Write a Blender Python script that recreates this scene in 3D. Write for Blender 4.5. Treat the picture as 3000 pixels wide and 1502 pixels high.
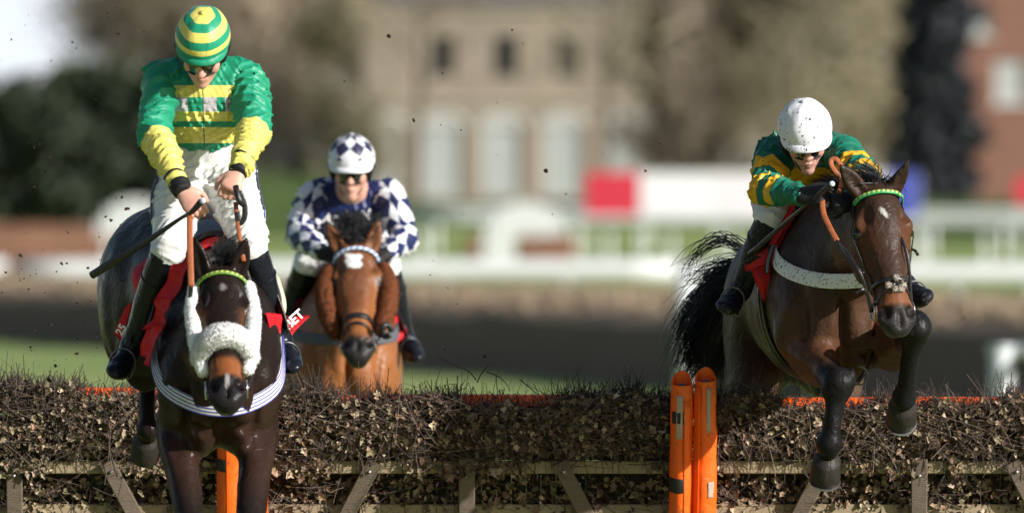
import bpy, math, random
import numpy as np
from mathutils import Vector, Matrix

# ------------------------------------------------------------------ scene, camera, light
scn = bpy.context.scene
for o in list(bpy.data.objects):
    bpy.data.objects.remove(o, do_unlink=True)
COL = scn.collection
random.seed(7)
RNG = np.random.default_rng(7)

CAM_H = 1.58
FOCAL = 345.6
cam_data = bpy.data.cameras.new('camera')
cam_data.lens = FOCAL
cam_data.sensor_width = 36.0
cam_data.clip_start = 1.0
cam_data.clip_end = 4000.0
cam_data.dof.use_dof = True
cam_data.dof.focus_distance = 38.98
cam_data.dof.aperture_fstop = 2.9
cam = bpy.data.objects.new('camera', cam_data)
cam.location = (0.0, -40.0, CAM_H)
cam.rotation_euler = (math.radians(90), 0, 0)
COL.objects.link(cam)
scn.camera = cam

SUN_AZ = math.radians(56)      # to the right of the line from subject to camera
SUN_EL = math.radians(22)
to_sun = Vector((math.sin(SUN_AZ) * math.cos(SUN_EL), -math.cos(SUN_AZ) * math.cos(SUN_EL), math.sin(SUN_EL)))
world = bpy.data.worlds.new('World')
scn.world = world
world.use_nodes = True
wn = world.node_tree
wn.nodes.clear()
w_out = wn.nodes.new('ShaderNodeOutputWorld')
w_bg = wn.nodes.new('ShaderNodeBackground')
w_sky = wn.nodes.new('ShaderNodeTexSky')
w_sky.sky_type = 'NISHITA'
w_sky.sun_disc = False
w_sky.sun_elevation = SUN_EL
w_sky.sun_rotation = math.atan2(to_sun.x, to_sun.y)
w_sky.air_density = 1.0
w_sky.dust_density = 2.0
w_sky.ozone_density = 1.0
w_bg.inputs['Strength'].default_value = 0.066
# bright winter haze low over the whole horizon
w_geo = wn.nodes.new('ShaderNodeTexCoord')
w_sep = wn.nodes.new('ShaderNodeSeparateXYZ')
w_rng = wn.nodes.new('ShaderNodeMapRange')
w_rng.interpolation_type = 'SMOOTHSTEP'
w_rng.inputs[1].default_value, w_rng.inputs[2].default_value = 0.10, 0.015
w_mix = wn.nodes.new('ShaderNodeMix')
w_mix.data_type = 'RGBA'
w_mix.inputs[7].default_value = (10.4, 11.0, 11.8, 1.0)
wn.links.new(w_geo.outputs['Generated'], w_sep.inputs[0])
wn.links.new(w_sep.outputs[2], w_rng.inputs[0])
wn.links.new(w_rng.outputs[0], w_mix.inputs[0])
wn.links.new(w_sky.outputs[0], w_mix.inputs[6])
wn.links.new(w_mix.outputs[2], w_bg.inputs[0])
wn.links.new(w_bg.outputs[0], w_out.inputs[0])

sun_data = bpy.data.lights.new('sun', 'SUN')
sun_data.energy = 5.0
sun_data.angle = math.radians(0.55)
sun_data.color = (1.0, 0.975, 0.93)
sun = bpy.data.objects.new('sun', sun_data)
sun.rotation_euler = (-to_sun).to_track_quat('-Z', 'Y').to_euler()
sun.location = (20, -30, 30)
COL.objects.link(sun)

scn.view_settings.view_transform = 'Standard'
scn.view_settings.look = 'None'
scn.view_settings.gamma = 1.0
scn.view_settings.exposure = 0.50
scn.view_settings.use_curve_mapping = False
scn.render.engine = 'CYCLES'
scn.cycles.use_denoising = True
scn.cycles.max_bounces = 6
scn.cycles.transparent_max_bounces = 8
scn.cycles.caustics_reflective = False
scn.cycles.caustics_refractive = False

# ------------------------------------------------------------------ helpers
def V(*a):
    return np.array(a if len(a) == 3 else a[0], dtype=np.float64)

def at(px, py, Y):
    """a measured point of the place: photograph column/row and distance past the hurdle -> metres"""
    s = (40.0 + Y) / 28800.0
    return V((px - 1500.0) * s, Y, CAM_H - (py - 751.0) * s)

def nrm(v):
    v = np.asarray(v, float)
    return v / (np.linalg.norm(v) + 1e-12)

def orth(v, n):
    v = np.asarray(v, float)
    return nrm(v - np.dot(v, n) * n)

def lerp(a, b, t):
    return a + (b - a) * t

def catmull(pts, sub):
    P = np.asarray(pts, float)
    n = len(P)
    if n < 3 or sub <= 1:
        if sub <= 1:
            return P
        ts = np.linspace(0, 1, (n - 1) * sub + 1)
        return np.array([np.interp(ts, np.linspace(0, 1, n), P[:, i]) for i in range(P.shape[1])]).T
    out = []
    for i in range(n - 1):
        p0 = P[i - 1] if i > 0 else 2 * P[0] - P[1]
        p1, p2 = P[i], P[i + 1]
        p3 = P[i + 2] if i + 2 < n else 2 * P[-1] - P[-2]
        for j in range(sub):
            t = j / sub
            out.append(0.5 * ((2 * p1) + (-p0 + p2) * t + (2 * p0 - 5 * p1 + 4 * p2 - p3) * t * t + (-p0 + 3 * p1 - 3 * p2 + p3) * t ** 3))
    out.append(P[-1])
    return np.array(out)

# ------------------------------------------------------------------ materials
class E:
    """tiny expression builder on shader math nodes"""
    def __init__(s, nt, sock):
        s.nt, s.s = nt, sock
    def _m(s, op, b=None, c=None, rev=False):
        n = s.nt.nodes.new('ShaderNodeMath')
        n.operation = op
        args = [s, b] if not rev else [b, s]
        if c is not None:
            args.append(c)
        for i, x in enumerate(args):
            if x is None:
                continue
            if isinstance(x, E):
                s.nt.links.new(x.s, n.inputs[i])
            else:
                n.inputs[i].default_value = float(x)
        return E(s.nt, n.outputs[0])
    def __add__(s, b): return s._m('ADD', b)
    __radd__ = __add__
    def __sub__(s, b): return s._m('SUBTRACT', b)
    def __rsub__(s, b): return s._m('SUBTRACT', b, rev=True)
    def __mul__(s, b): return s._m('MULTIPLY', b)
    __rmul__ = __mul__
    def __truediv__(s, b): return s._m('DIVIDE', b)
    def gt(s, b): return s._m('GREATER_THAN', b)
    def lt(s, b): return s._m('LESS_THAN', b)
    def abs(s): return s._m('ABSOLUTE')
    def fract(s): return s._m('FRACT')
    def sin(s): return s._m('SINE')
    def sqrt(s): return s._m('SQRT')
    def max(s, b): return s._m('MAXIMUM', b)
    def min(s, b): return s._m('MINIMUM', b)
    def atan2(s, b): return s._m('ARCTAN2', b)
    def within(s, a, b): return s.gt(a) * s.lt(b)
    def smooth(s, a, b):
        n = s.nt.nodes.new('ShaderNodeMapRange')
        n.interpolation_type = 'SMOOTHSTEP'
        s.nt.links.new(s.s, n.inputs[0])
        n.inputs[1].default_value, n.inputs[2].default_value = a, b
        return E(s.nt, n.outputs[0])

class Mat:
    def __init__(s, name, rough=0.6, spec=0.5):
        s.m = bpy.data.materials.new(name)
        s.m.use_nodes = True
        s.nt = s.m.node_tree
        s.b = s.nt.nodes['Principled BSDF']
        s.b.inputs['Roughness'].default_value = rough
        s.b.inputs['Specular IOR Level'].default_value = spec
        s._bump = None
    def attr(s, name):
        n = s.nt.nodes.new('ShaderNodeAttribute')
        n.attribute_name = name
        return E(s.nt, n.outputs['Fac'])
    def colattr(s, name='Col'):
        n = s.nt.nodes.new('ShaderNodeAttribute')
        n.attribute_name = name
        return n.outputs['Color']
    def coord(s, kind='Object'):
        n = s.nt.nodes.new('ShaderNodeTexCoord')
        x = s.nt.nodes.new('ShaderNodeSeparateXYZ')
        s.nt.links.new(n.outputs[kind], x.inputs[0])
        return [E(s.nt, x.outputs[i]) for i in range(3)]
    def noise(s, scale, detail=3.0, rough=0.55, vec=None, stretch=None, dist=0.0):
        t = s.nt.nodes.new('ShaderNodeTexNoise')
        t.inputs['Scale'].default_value = scale
        t.inputs['Detail'].default_value = detail
        t.inputs['Roughness'].default_value = rough
        t.inputs['Distortion'].default_value = dist
        n = s.nt.nodes.new('ShaderNodeTexCoord')
        src = n.outputs['Object']
        if stretch is not None:
            mp = s.nt.nodes.new('ShaderNodeMapping')
            mp.inputs['Scale'].default_value = stretch
            s.nt.links.new(src, mp.inputs[0])
            src = mp.outputs[0]
        s.nt.links.new(src, t.inputs['Vector'])
        return E(s.nt, t.outputs[0])
    def mix(s, fac, a, b, blend='MIX'):
        n = s.nt.nodes.new('ShaderNodeMix')
        n.data_type = 'RGBA'
        n.blend_type = blend
        n.clamp_factor = True
        for sock, x in ((n.inputs[0], fac), (n.inputs[6], a), (n.inputs[7], b)):
            if isinstance(x, E):
                s.nt.links.new(x.s, sock)
            elif isinstance(x, (tuple, list)):
                sock.default_value = (*x[:3], 1.0)
            elif isinstance(x, (int, float)):
                sock.default_value = float(x)
            else:
                s.nt.links.new(x, sock)
        return n.outputs[2]
    def base(s, c):
        if isinstance(c, (tuple, list)):
            s.b.inputs['Base Color'].default_value = (*c[:3], 1.0)
        else:
            s.nt.links.new(c, s.b.inputs['Base Color'])
        return s
    def rough(s, e):
        s.nt.links.new(e.s, s.b.inputs['Roughness'])
        return s
    def bump(s, e, strength=0.3, dist=0.01):
        n = s.nt.nodes.new('ShaderNodeBump')
        n.inputs['Strength'].default_value = strength
        n.inputs['Distance'].default_value = dist
        s.nt.links.new(e.s, n.inputs['Height'])
        if s._bump is not None:
            s.nt.links.new(s._bump, n.inputs['Normal'])
        s._bump = n.outputs[0]
        s.nt.links.new(s._bump, s.b.inputs['Normal'])
        return s
    def sheen(s, w, r=0.4):
        s.b.inputs['Sheen Weight'].default_value = w
        s.b.inputs['Sheen Roughness'].default_value = r
        return s
    def vary(s, col, amt=0.25, scale=12.0, detail=4.0, stretch=None):
        n = s.noise(scale, detail, stretch=stretch)
        f = (n - 0.5) * (2.0 * amt) + 1.0
        c = s.nt.nodes.new('ShaderNodeCombineColor')
        for i in range(3):
            s.nt.links.new(f.s, c.inputs[i])
        return s.mix(1.0, col, c.outputs[0], 'MULTIPLY')

_mats = {}
def simple(name, col, rough=0.6, spec=0.5, vary=0.25, scale=15.0, bump=0.0, bscale=60.0, metal=0.0, stretch=None):
    if name in _mats:
        return _mats[name]
    m = Mat(name, rough, spec)
    m.base(m.vary(col, vary, scale, stretch=stretch))
    m.b.inputs['Metallic'].default_value = metal
    r = m.noise(scale * 2.3, 3)
    m.rough((r - 0.5) * 0.3 + rough)
    if bump:
        m.bump(m.noise(bscale, 3, stretch=stretch), bump, 0.01)
    _mats[name] = m.m
    return m.m

# ------------------------------------------------------------------ mesh building
def set_props(o, label=None, cat=None, group=None, kind=None):
    if label: o['label'] = label
    if cat: o['category'] = cat
    if group: o['group'] = group
    if kind: o['kind'] = kind
    return o

def empty(name, loc, label=None, cat=None, group=None):
    o = bpy.data.objects.new(name, None)
    o.empty_display_size = 0.1
    o.location = Vector(loc)
    COL.objects.link(o)
    return set_props(o, label, cat, group)

def origin_of(o):
    p = V(0, 0, 0)
    while o is not None:
        p = p + np.array(o.location)
        o = o.parent
    return p

def mesh_data(name, v, f, smooth=True):
    me = bpy.data.meshes.new(name)
    v = np.asarray(v, np.float32)
    me.vertices.add(len(v))
    me.vertices.foreach_set('co', v.ravel())
    if isinstance(f, np.ndarray):
        k = f.shape[1]
        me.loops.add(f.size)
        me.loops.foreach_set('vertex_index', f.astype(np.int32).ravel())
        me.polygons.add(len(f))
        me.polygons.foreach_set('loop_start', np.arange(len(f), dtype=np.int32) * k)
    else:
        idx = [i for q in f for i in q]
        st, c = [], 0
        for q in f:
            st.append(c); c += len(q)
        me.loops.add(len(idx))
        me.loops.foreach_set('vertex_index', idx)
        me.polygons.add(len(f))
        me.polygons.foreach_set('loop_start', st)
    me.update(calc_edges=True)
    me.validate()
    me.polygons.foreach_set('use_smooth', np.full(len(me.polygons), bool(smooth)))
    return me

def mesh(name, v, f, mat, parent=None, loc=None, smooth=True, col=None, attrs=None, world=True):
    """v in world metres; the object's origin is put at loc (default: the parent's origin or the lowest middle point)"""
    v = np.asarray(v, np.float64).reshape(-1, 3)
    po = origin_of(parent) if parent is not None else V(0, 0, 0)
    if loc is None:
        if parent is not None:
            loc = po
        else:
            lo, hi = v.min(0), v.max(0)
            loc = V((lo[0] + hi[0]) / 2, (lo[1] + hi[1]) / 2, lo[2])
    me = mesh_data(name, v - loc, f, smooth)
    if col is not None:
        a = me.color_attributes.new('Col', 'FLOAT_COLOR', 'POINT')
        c = np.ones((len(v), 4), np.float32)
        c[:, :3] = col
        a.data.foreach_set('color', c.ravel())
    for k, x in (attrs or {}).items():
        a = me.attributes.new(k, 'FLOAT', 'POINT')
        a.data.foreach_set('value', np.asarray(x, np.float32))
    if mat is not None:
        me.materials.append(mat)
    o = bpy.data.objects.new(name, me)
    o.location = Vector(np.asarray(loc) - po)
    if parent is not None:
        o.parent = parent
    COL.objects.link(o)
    return o

class MB:
    """collects verts/faces of one object"""
    def __init__(s):
        s.v, s.f, s.c, s.n = [], [], [], 0
    def add(s, v, f, col=None):
        v = np.asarray(v, float).reshape(-1, 3)
        s.v.append(v)
        s.f += [tuple(i + s.n for i in q) for q in f]
        if col is not None:
            s.c.append(np.tile(np.asarray(col, float), (len(v), 1)))
        s.n += len(v)
        return s
    def box(s, lo, hi, M=None, col=None):
        x0, y0, z0 = lo; x1, y1, z1 = hi
        v = np.array([(x0, y0, z0), (x1, y0, z0), (x1, y1, z0), (x0, y1, z0), (x0, y0, z1), (x1, y0, z1), (x1, y1, z1), (x0, y1, z1)])
        if M is not None:
            v = v @ M[:3, :3].T + M[:3, 3]
        return s.add(v, [(3, 2, 1, 0), (4, 5, 6, 7), (0, 1, 5, 4), (1, 2, 6, 5), (2, 3, 7, 6), (3, 0, 4, 7)], col)
    def beam(s, a, b, w, h, up=(0, 0, 1), bev=0.0, col=None):
        a, b = V(a), V(b)
        t = nrm(b - a)
        vv = orth(up, t)
        uu = np.cross(t, vv)
        c = bev
        prof = [(-w + c, -h), (w - c, -h), (w, -h + c), (w, h - c), (w - c, h), (-w + c, h), (-w, h - c), (-w, -h + c)] if bev else [(-w, -h), (w, -h), (w, h), (-w, h)]
        n = len(prof)
        v = [p + uu * x + vv * y for p in (a, b) for x, y in prof]
        f = [(i, (i + 1) % n, n + (i + 1) % n, n + i) for i in range(n)] + [tuple(range(n - 1, -1, -1)), tuple(range(n, 2 * n))]
        return s.add(v, f, col)
    def tube(s, pts, r, n=8, sub=1, flat=1.0, up=(0, 0, 1), col=None, cap=True):
        pts = np.asarray(pts, float)
        r = np.broadcast_to(np.asarray(r, float), (len(pts),))
        if sub > 1:
            q = catmull(np.column_stack([pts, r]), sub)
            pts, r = q[:, :3], np.maximum(q[:, 3], 1e-5)
        m = len(pts)
        T = np.gradient(pts, axis=0)
        T /= np.linalg.norm(T, axis=1)[:, None] + 1e-12
        u = orth(up, T[0]) if abs(np.dot(nrm(up), T[0])) < 0.99 else orth((1, 0.3, 0.2), T[0])
        ang = np.linspace(0, 2 * math.pi, n, endpoint=False)
        v = []
        for i in range(m):
            u = orth(u, T[i])
            w = np.cross(T[i], u)
            v.append(pts[i] + r[i] * (np.cos(ang)[:, None] * u * flat + np.sin(ang)[:, None] * w))
        v = np.concatenate(v)
        f = [(i * n + j, i * n + (j + 1) % n, (i + 1) * n + (j + 1) % n, (i + 1) * n + j) for i in range(m - 1) for j in range(n)]
        if cap:
            f += [tuple(range(n - 1, -1, -1)), tuple(range((m - 1) * n, m * n))]
        return s.add(v, f, col)
    def ribbon(s, pts, nor, width, thick, sub=1, closed=False, col=None):
        """flat strap following pts with outward normals nor"""
        pts = np.asarray(pts, float)
        nor = np.broadcast_to(np.asarray(nor, float), pts.shape)
        width = np.broadcast_to(np.asarray(width, float), (len(pts),))
        if sub > 1:
            q = catmull(np.column_stack([pts, nor, width]), sub)
            pts, nor, width = q[:, :3], q[:, 3:6], q[:, 6]
        m = len(pts)
        if closed:
            T = np.roll(pts, -1, 0) - np.roll(pts, 1, 0)
        else:
            T = np.gradient(pts, axis=0)
        T /= np.linalg.norm(T, axis=1)[:, None] + 1e-12
        N = nor - (nor * T).sum(1)[:, None] * T
        N /= np.linalg.norm(N, axis=1)[:, None] + 1e-12
        B = np.cross(T, N)
        w = width[:, None] / 2
        t = thick / 2
        e = min(0.3, thick / (width.max() + 1e-6) + 0.1)
        prof = [(-1, -t), (1, -t), (1, t * 0.3), (1 - e, t), (-1 + e, t), (-1, t * 0.3)]
        v = np.stack([pts + B * (w * a) + N * b for a, b in prof], 1).reshape(-1, 3)
        k = len(prof)
        f = []
        for i in range(m if closed else m - 1):
            i2 = (i + 1) % m
            for j in range(k):
                f.append((i * k + j, i2 * k + j, i2 * k + (j + 1) % k, i * k + (j + 1) % k))
        if not closed:
            f += [tuple(range(k)), tuple(range(m * k - 1, m * k - k - 1, -1))]
        return s.add(v, f, col)
    def build(s, name, mat, parent=None, loc=None, smooth=False, **kw):
        v = np.concatenate(s.v)
        col = np.concatenate(s.c) if s.c else None
        return mesh(name, v, s.f, mat, parent, loc, smooth, col=col, **kw)

def batch_tubes(P, R, n=3):
    """many thin tubes at once: P (N, m, 3), R (N, m)"""
    P = np.asarray(P, float); R = np.asarray(R, float)
    N, m = P.shape[:2]
    T = np.gradient(P, axis=1)
    T /= np.linalg.norm(T, axis=2, keepdims=True) + 1e-12
    ref = np.where(np.abs(T[:, :1, 2:3]) > .8, np.array([1., .2, .1]), np.array([.1, .2, 1.]))
    U = ref - (ref * T).sum(2, keepdims=True) * T
    U /= np.linalg.norm(U, axis=2, keepdims=True) + 1e-12
    W = np.cross(T, U)
    ang = np.linspace(0, 2 * math.pi, n, endpoint=False)
    v = P[:, :, None] + R[:, :, None, None] * (np.cos(ang)[None, None, :, None] * U[:, :, None] + np.sin(ang)[None, None, :, None] * W[:, :, None])
    i, j = np.meshgrid(np.arange(m - 1), np.arange(n), indexing='ij')
    q = np.stack([i * n + j, i * n + (j + 1) % n, (i + 1) * n + (j + 1) % n, (i + 1) * n + j], -1).reshape(-1, 4)
    f = (np.arange(N) * m * n)[:, None, None] + q[None]
    return v.reshape(-1, 3), f.reshape(-1, 4)

def rows_unit(a):
    return a / (np.linalg.norm(a, axis=1, keepdims=True) + 1e-12)

def rows_orth(v, n):
    return rows_unit(v - (v * n).sum(1, keepdims=True) * n)

def smooth_by_angle(o, deg=40):
    me = o.data
    a = np.ones(len(me.polygons), bool)
    me.polygons.foreach_set('use_smooth', a)
    me.set_sharp_from_angle(angle=math.radians(deg))
    return o

# ------------------------------------------------------------------ blended bodies (distance field -> one continuous mesh)
class Field:
    def __init__(s):
        s.ops = []
        s.disp = None
    def loft(s, st, up=(0, 0, 1), k=0.03, op='u', sub=4, cap=1.0, axis=None):
        """st: (centre, half-width, half-height); half-height lies along up, half-width across"""
        A = np.array([[*c, w, h] for c, w, h in st], float)
        A = catmull(A, sub) if len(A) > 2 else catmull(A, 1)
        C, W, H = A[:, :3], np.maximum(A[:, 3], 1e-3), np.maximum(A[:, 4], 1e-3)
        T = np.gradient(C, axis=0)
        T /= np.linalg.norm(T, axis=1)[:, None] + 1e-12
        up = np.asarray(up, float)
        if up.ndim == 1:
            up = np.tile(up, (len(C), 1))
        else:
            up = catmull(up, sub) if len(st) > 2 else up
        Vv = up - (up * T).sum(1)[:, None] * T
        nn = np.linalg.norm(Vv, axis=1)
        Vv /= nn[:, None] + 1e-12
        for i in range(1, len(C)):
            if nn[i] < 0.25 or Vv[i] @ Vv[i - 1] < 0:
                Vv[i] = orth(Vv[i - 1], T[i])
        Uu = np.cross(T, Vv)
        segs = []
        for i in range(len(C) - 1):
            w, h = max(W[i], W[i + 1]), max(H[i], H[i + 1])
            cz = min(w, h) * cap
            sd = [nrm(C[j + 1] - C[j]) for j in (max(i - 1, 0), i, min(i + 1, len(C) - 2))]
            if 0 < i < len(C) - 2 and min(sd[0] @ sd[1], sd[1] @ sd[2]) > 0.985:
                cz = min(cz, 0.05 + 0.2 * cz)
            r = np.maximum(*[np.sqrt((Uu[j] * w) ** 2 + (Vv[j] * h) ** 2 + (T[j] * cz) ** 2) for j in (i, i + 1)])
            lo, hi = np.minimum(C[i], C[i + 1]) - r, np.maximum(C[i], C[i + 1]) + r
            ua, ub, va, vb = Uu[i], Uu[i + 1], Vv[i], Vv[i + 1]
            if ua @ ub < .75 or va @ vb < .75:
                va = vb = orth(va + vb if va @ vb > 0 else va, sd[1])
                ua = ub = np.cross(sd[1], va)
            segs.append((C[i], C[i + 1], ua, ub, va, vb, W[i], W[i + 1], H[i], H[i + 1], cap, lo, hi))
        s._push(segs, k, op)
        return s
    def cap(s, a, b, ra, rb, k=0.03, op='u'):
        a, b = V(a), V(b)
        up = (0, 0, 1) if abs(nrm(b - a)[2]) < 0.9 else (0, 1, 0)
        return s.loft([(a, ra, ra), (b, rb, rb)], up, k, op, 1)
    def chain(s, pts, k=0.03, op='u', sub=4, flat=1.0, up=(0, 1, 0)):
        return s.loft([(p, r, r * flat) for p, r in pts], up, k, op, sub)
    def ell(s, c, r, ax=None, k=0.03, op='u'):
        """ax: three unit rows for the radii"""
        c = V(c)
        ax = np.eye(3) if ax is None else np.asarray(ax, float)
        d = ax[2] * 1e-4
        R = max(r)
        seg = (c - d, c + d, ax[0], ax[0], ax[1], ax[1], r[0], r[0], r[1], r[1], r[2] / min(r[0], r[1]), c - R, c + R)
        s._push([seg], k, op)
        return s
    def plane(s, p, n, k=0.01):
        s.ops.append(('p', V(p), nrm(n), k))
        return s
    def _push(s, segs, k, op):
        lo = np.min([g[11] for g in segs], 0)
        hi = np.max([g[12] for g in segs], 0)
        s.ops.append((op, segs, k, lo, hi, np.array([g[11] for g in segs]), np.array([g[12] for g in segs])))
    @staticmethod
    def _seg(P, g):
        a, b, u0, u1, v0, v1, w0, w1, h0, h1, cap = g[:11]
        ba = b - a
        L2 = ba @ ba + 1e-12
        pa = P - a
        t = np.minimum(np.maximum(pa @ (ba / L2), 0), 1)
        q = pa - t[:, None] * ba
        x = (q @ u0) * (1 - t) + (q @ u1) * t
        y = (q @ v0) * (1 - t) + (q @ v1) * t
        z = q @ (ba / math.sqrt(L2))
        w = w0 + (w1 - w0) * t
        h = h0 + (h1 - h0) * t
        c = np.minimum(w, h) * cap
        rx, ry, rz = x / w, y / h, z / c
        k0 = np.sqrt(rx * rx + ry * ry + rz * rz) + 1e-5
        k1 = np.sqrt((rx / w) ** 2 + (ry / h) ** 2 + (rz / c) ** 2) + 1e-5 / np.minimum(w, h)
        return k0 * (k0 - 1.0) / k1
    def _seg32(s, P, g):
        f = np.float32
        g = tuple(np.asarray(x, f) if isinstance(x, np.ndarray) else f(x) for x in g[:11])
        a, b, u0, u1, v0, v1, w0, w1, h0, h1, cap = g
        ba = b - a
        L2 = f(ba @ ba) + f(1e-12)
        M = np.stack([ba / L2, u0, u1, v0, v1], 1)
        pa = P - a
        X = pa @ M
        t = np.minimum(np.maximum(X[:, 0], f(0)), f(1))
        # q = pa - t*ba, so q.u = pa.u - t*(ba.u)
        x0 = X[:, 1] - t * (ba @ u0); x1 = X[:, 2] - t * (ba @ u1)
        y0 = X[:, 3] - t * (ba @ v0); y1 = X[:, 4] - t * (ba @ v1)
        z = (X[:, 0] - t) * np.sqrt(L2)
        x = x0 + (x1 - x0) * t
        y = y0 + (y1 - y0) * t
        w = w0 + (w1 - w0) * t
        h = h0 + (h1 - h0) * t
        mn = np.minimum(w, h)
        c = mn * cap
        rx, ry, rz = x / w, y / h, z / c
        k0 = np.sqrt(rx * rx + ry * ry + rz * rz) + f(1e-5)
        rx /= w; ry /= h; rz /= c
        k1 = np.sqrt(rx * rx + ry * ry + rz * rz) + f(1e-5) / mn
        return k0 * (k0 - f(1)) / k1
    def ev(s, P, lo=None, hi=None, full=False):
        big = lo is not None
        if lo is None and not full:
            lo, hi = P.min(0), P.max(0)
        d = np.full(len(P), 9.0, P.dtype)
        for op in s.ops:
            if op[0] == 'p':
                b = (P - op[1]) @ op[2]
                k = op[3]
                h = np.maximum(k - np.abs(d - b), 0) / k
                d = np.maximum(d, b) + h * h * k * 0.25
                continue
            kind, segs, k, blo, bhi, LO, HI = op
            m = k + (0.02 if big else 0.10)
            if lo is not None:
                if blo[0] - m > hi[0] or bhi[0] + m < lo[0] or blo[1] - m > hi[1] or bhi[1] + m < lo[1] or blo[2] - m > hi[2] or bhi[2] + m < lo[2]:
                    continue
                ok = ((LO - m <= hi) & (HI + m >= lo)).all(1)
                use = [segs[i] for i in np.flatnonzero(ok)]
                if not use:
                    continue
            else:
                use = segs
            b = s._seg(P, use[0])
            for g in use[1:]:
                b = np.minimum(b, s._seg(P, g))
            k = max(k, 1e-4)
            if kind == 'u':
                h = np.maximum(k - np.abs(d - b), 0) / k
                d = np.minimum(d, b) - h * h * k * 0.25
            else:
                h = np.maximum(k - np.abs(d + b), 0) / k
                d = np.maximum(d, -b) + h * h * k * 0.25
        if s.disp is not None:
            d = d + s.disp(P)
        return d
    def mesh(s, vox, pad=0.03, bs=8):
        U = [op for op in s.ops if op[0] == 'u']
        lo = np.min([op[3] for op in U], 0) - pad
        hi = np.max([op[4] for op in U], 0) + pad
        nb = np.ceil((hi - lo) / (vox * bs)).astype(int)
        dim = nb * bs
        G = np.full(dim, 1.0, np.float32)
        gi = (np.stack(np.meshgrid(*[np.arange(bs)] * 3, indexing='ij'), -1).reshape(-1, 3) * vox)
        bi = np.stack(np.meshgrid(*[np.arange(k) for k in nb], indexing='ij'), -1).reshape(-1, 3)
        cen = lo + (bi + 0.5) * bs * vox - vox * 0.5
        R = 0.5 * math.sqrt(3) * bs * vox
        disp, s.disp = s.disp, None
        dc = s.ev(cen, full=True)
        s.disp = disp
        keep = np.abs(dc) <= R * 1.2 + 0.014
        for b in bi[dc < -(R * 1.2 + 0.014)]:
            i, j, k = b * bs
            G[i:i + bs, j:j + bs, k:k + bs] = -1.0
        kb = bi[keep]
        if not len(kb):
            return np.zeros((0, 3)), np.zeros((0, 4), int)
        org = lo + kb * bs * vox
        nbk, npt = len(kb), bs ** 3
        P = (org[:, None, :] + gi[None]).astype(np.float32)
        blo, bhi = org, org + bs * vox
        D = np.full((nbk, npt), 9.0, np.float32)
        for op in s.ops:
            if op[0] == 'p':
                b = ((P - op[1].astype(np.float32)) @ op[2].astype(np.float32))
                k = op[3]
                h = np.maximum(k - np.abs(D - b), 0) / k
                D = np.maximum(D, b) + h * h * k * 0.25
                continue
            kind, segs, k, slo, shi, LO, HI = op
            m = k + 0.02
            sel = np.flatnonzero(((slo - m <= bhi) & (shi + m >= blo)).all(1))
            if not len(sel):
                continue
            B = np.full((len(sel), npt), 9.0, np.float32)
            pb, ph_ = blo[sel], bhi[sel]
            for g, l_, h_ in zip(segs, LO, HI):
                ss = np.flatnonzero(((l_ - m <= ph_) & (h_ + m >= pb)).all(1))
                if len(ss):
                    x = s._seg32(P[sel[ss]].reshape(-1, 3), g).reshape(len(ss), npt)
                    B[ss] = np.minimum(B[ss], x)
            d = D[sel]
            k = max(k, 1e-4)
            if kind == 'u':
                h = np.maximum(k - np.abs(d - B), 0) / k
                D[sel] = np.minimum(d, B) - h * h * (k * 0.25)
            else:
                h = np.maximum(k - np.abs(d + B), 0) / k
                D[sel] = np.maximum(d, -B) + h * h * (k * 0.25)
        if s.disp is not None:
            near = np.abs(D).min(1) < 0.03
            D[near] += s.disp(P[near].reshape(-1, 3).astype(np.float64)).reshape(-1, npt).astype(np.float32)
        D = D.reshape(nbk, bs, bs, bs)
        for q, b in enumerate(kb):
            i, j, k = b * bs
            G[i:i + bs, j:j + bs, k:k + bs] = D[q]
        return surface_net(G, lo, vox)
    def project(s, p, dirv, off=0.0, far=0.6, steps=30):
        """march from p+far*dir towards p; returns the point at distance off above the surface"""
        p, dirv = np.atleast_2d(p).astype(float), np.atleast_2d(dirv).astype(float)
        p = np.broadcast_to(p, np.broadcast_shapes(p.shape, dirv.shape))
        dirv = dirv / np.linalg.norm(dirv, axis=1)[:, None]
        t = np.full(len(p), far)
        for _ in range(steps):
            d = s.ev(p + dirv * t[:, None]) - off
            t = np.maximum(t - np.clip(d * 0.85, -0.02, 0.06), 0.0)
        return p + dirv * t[:, None]
    def grad(s, P, e=0.004):
        P = np.atleast_2d(P).astype(float)
        g = np.stack([s.ev(P + e * np.eye(3)[i]) - s.ev(P - e * np.eye(3)[i]) for i in range(3)], 1)
        return g / (np.linalg.norm(g, axis=1)[:, None] + 1e-9)
    def snap(s, P, off=0.0, it=6):
        P = np.atleast_2d(P).astype(float).copy()
        for _ in range(it):
            P -= s.grad(P) * (s.ev(P) - off)[:, None] * 0.9
        return P

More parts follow.
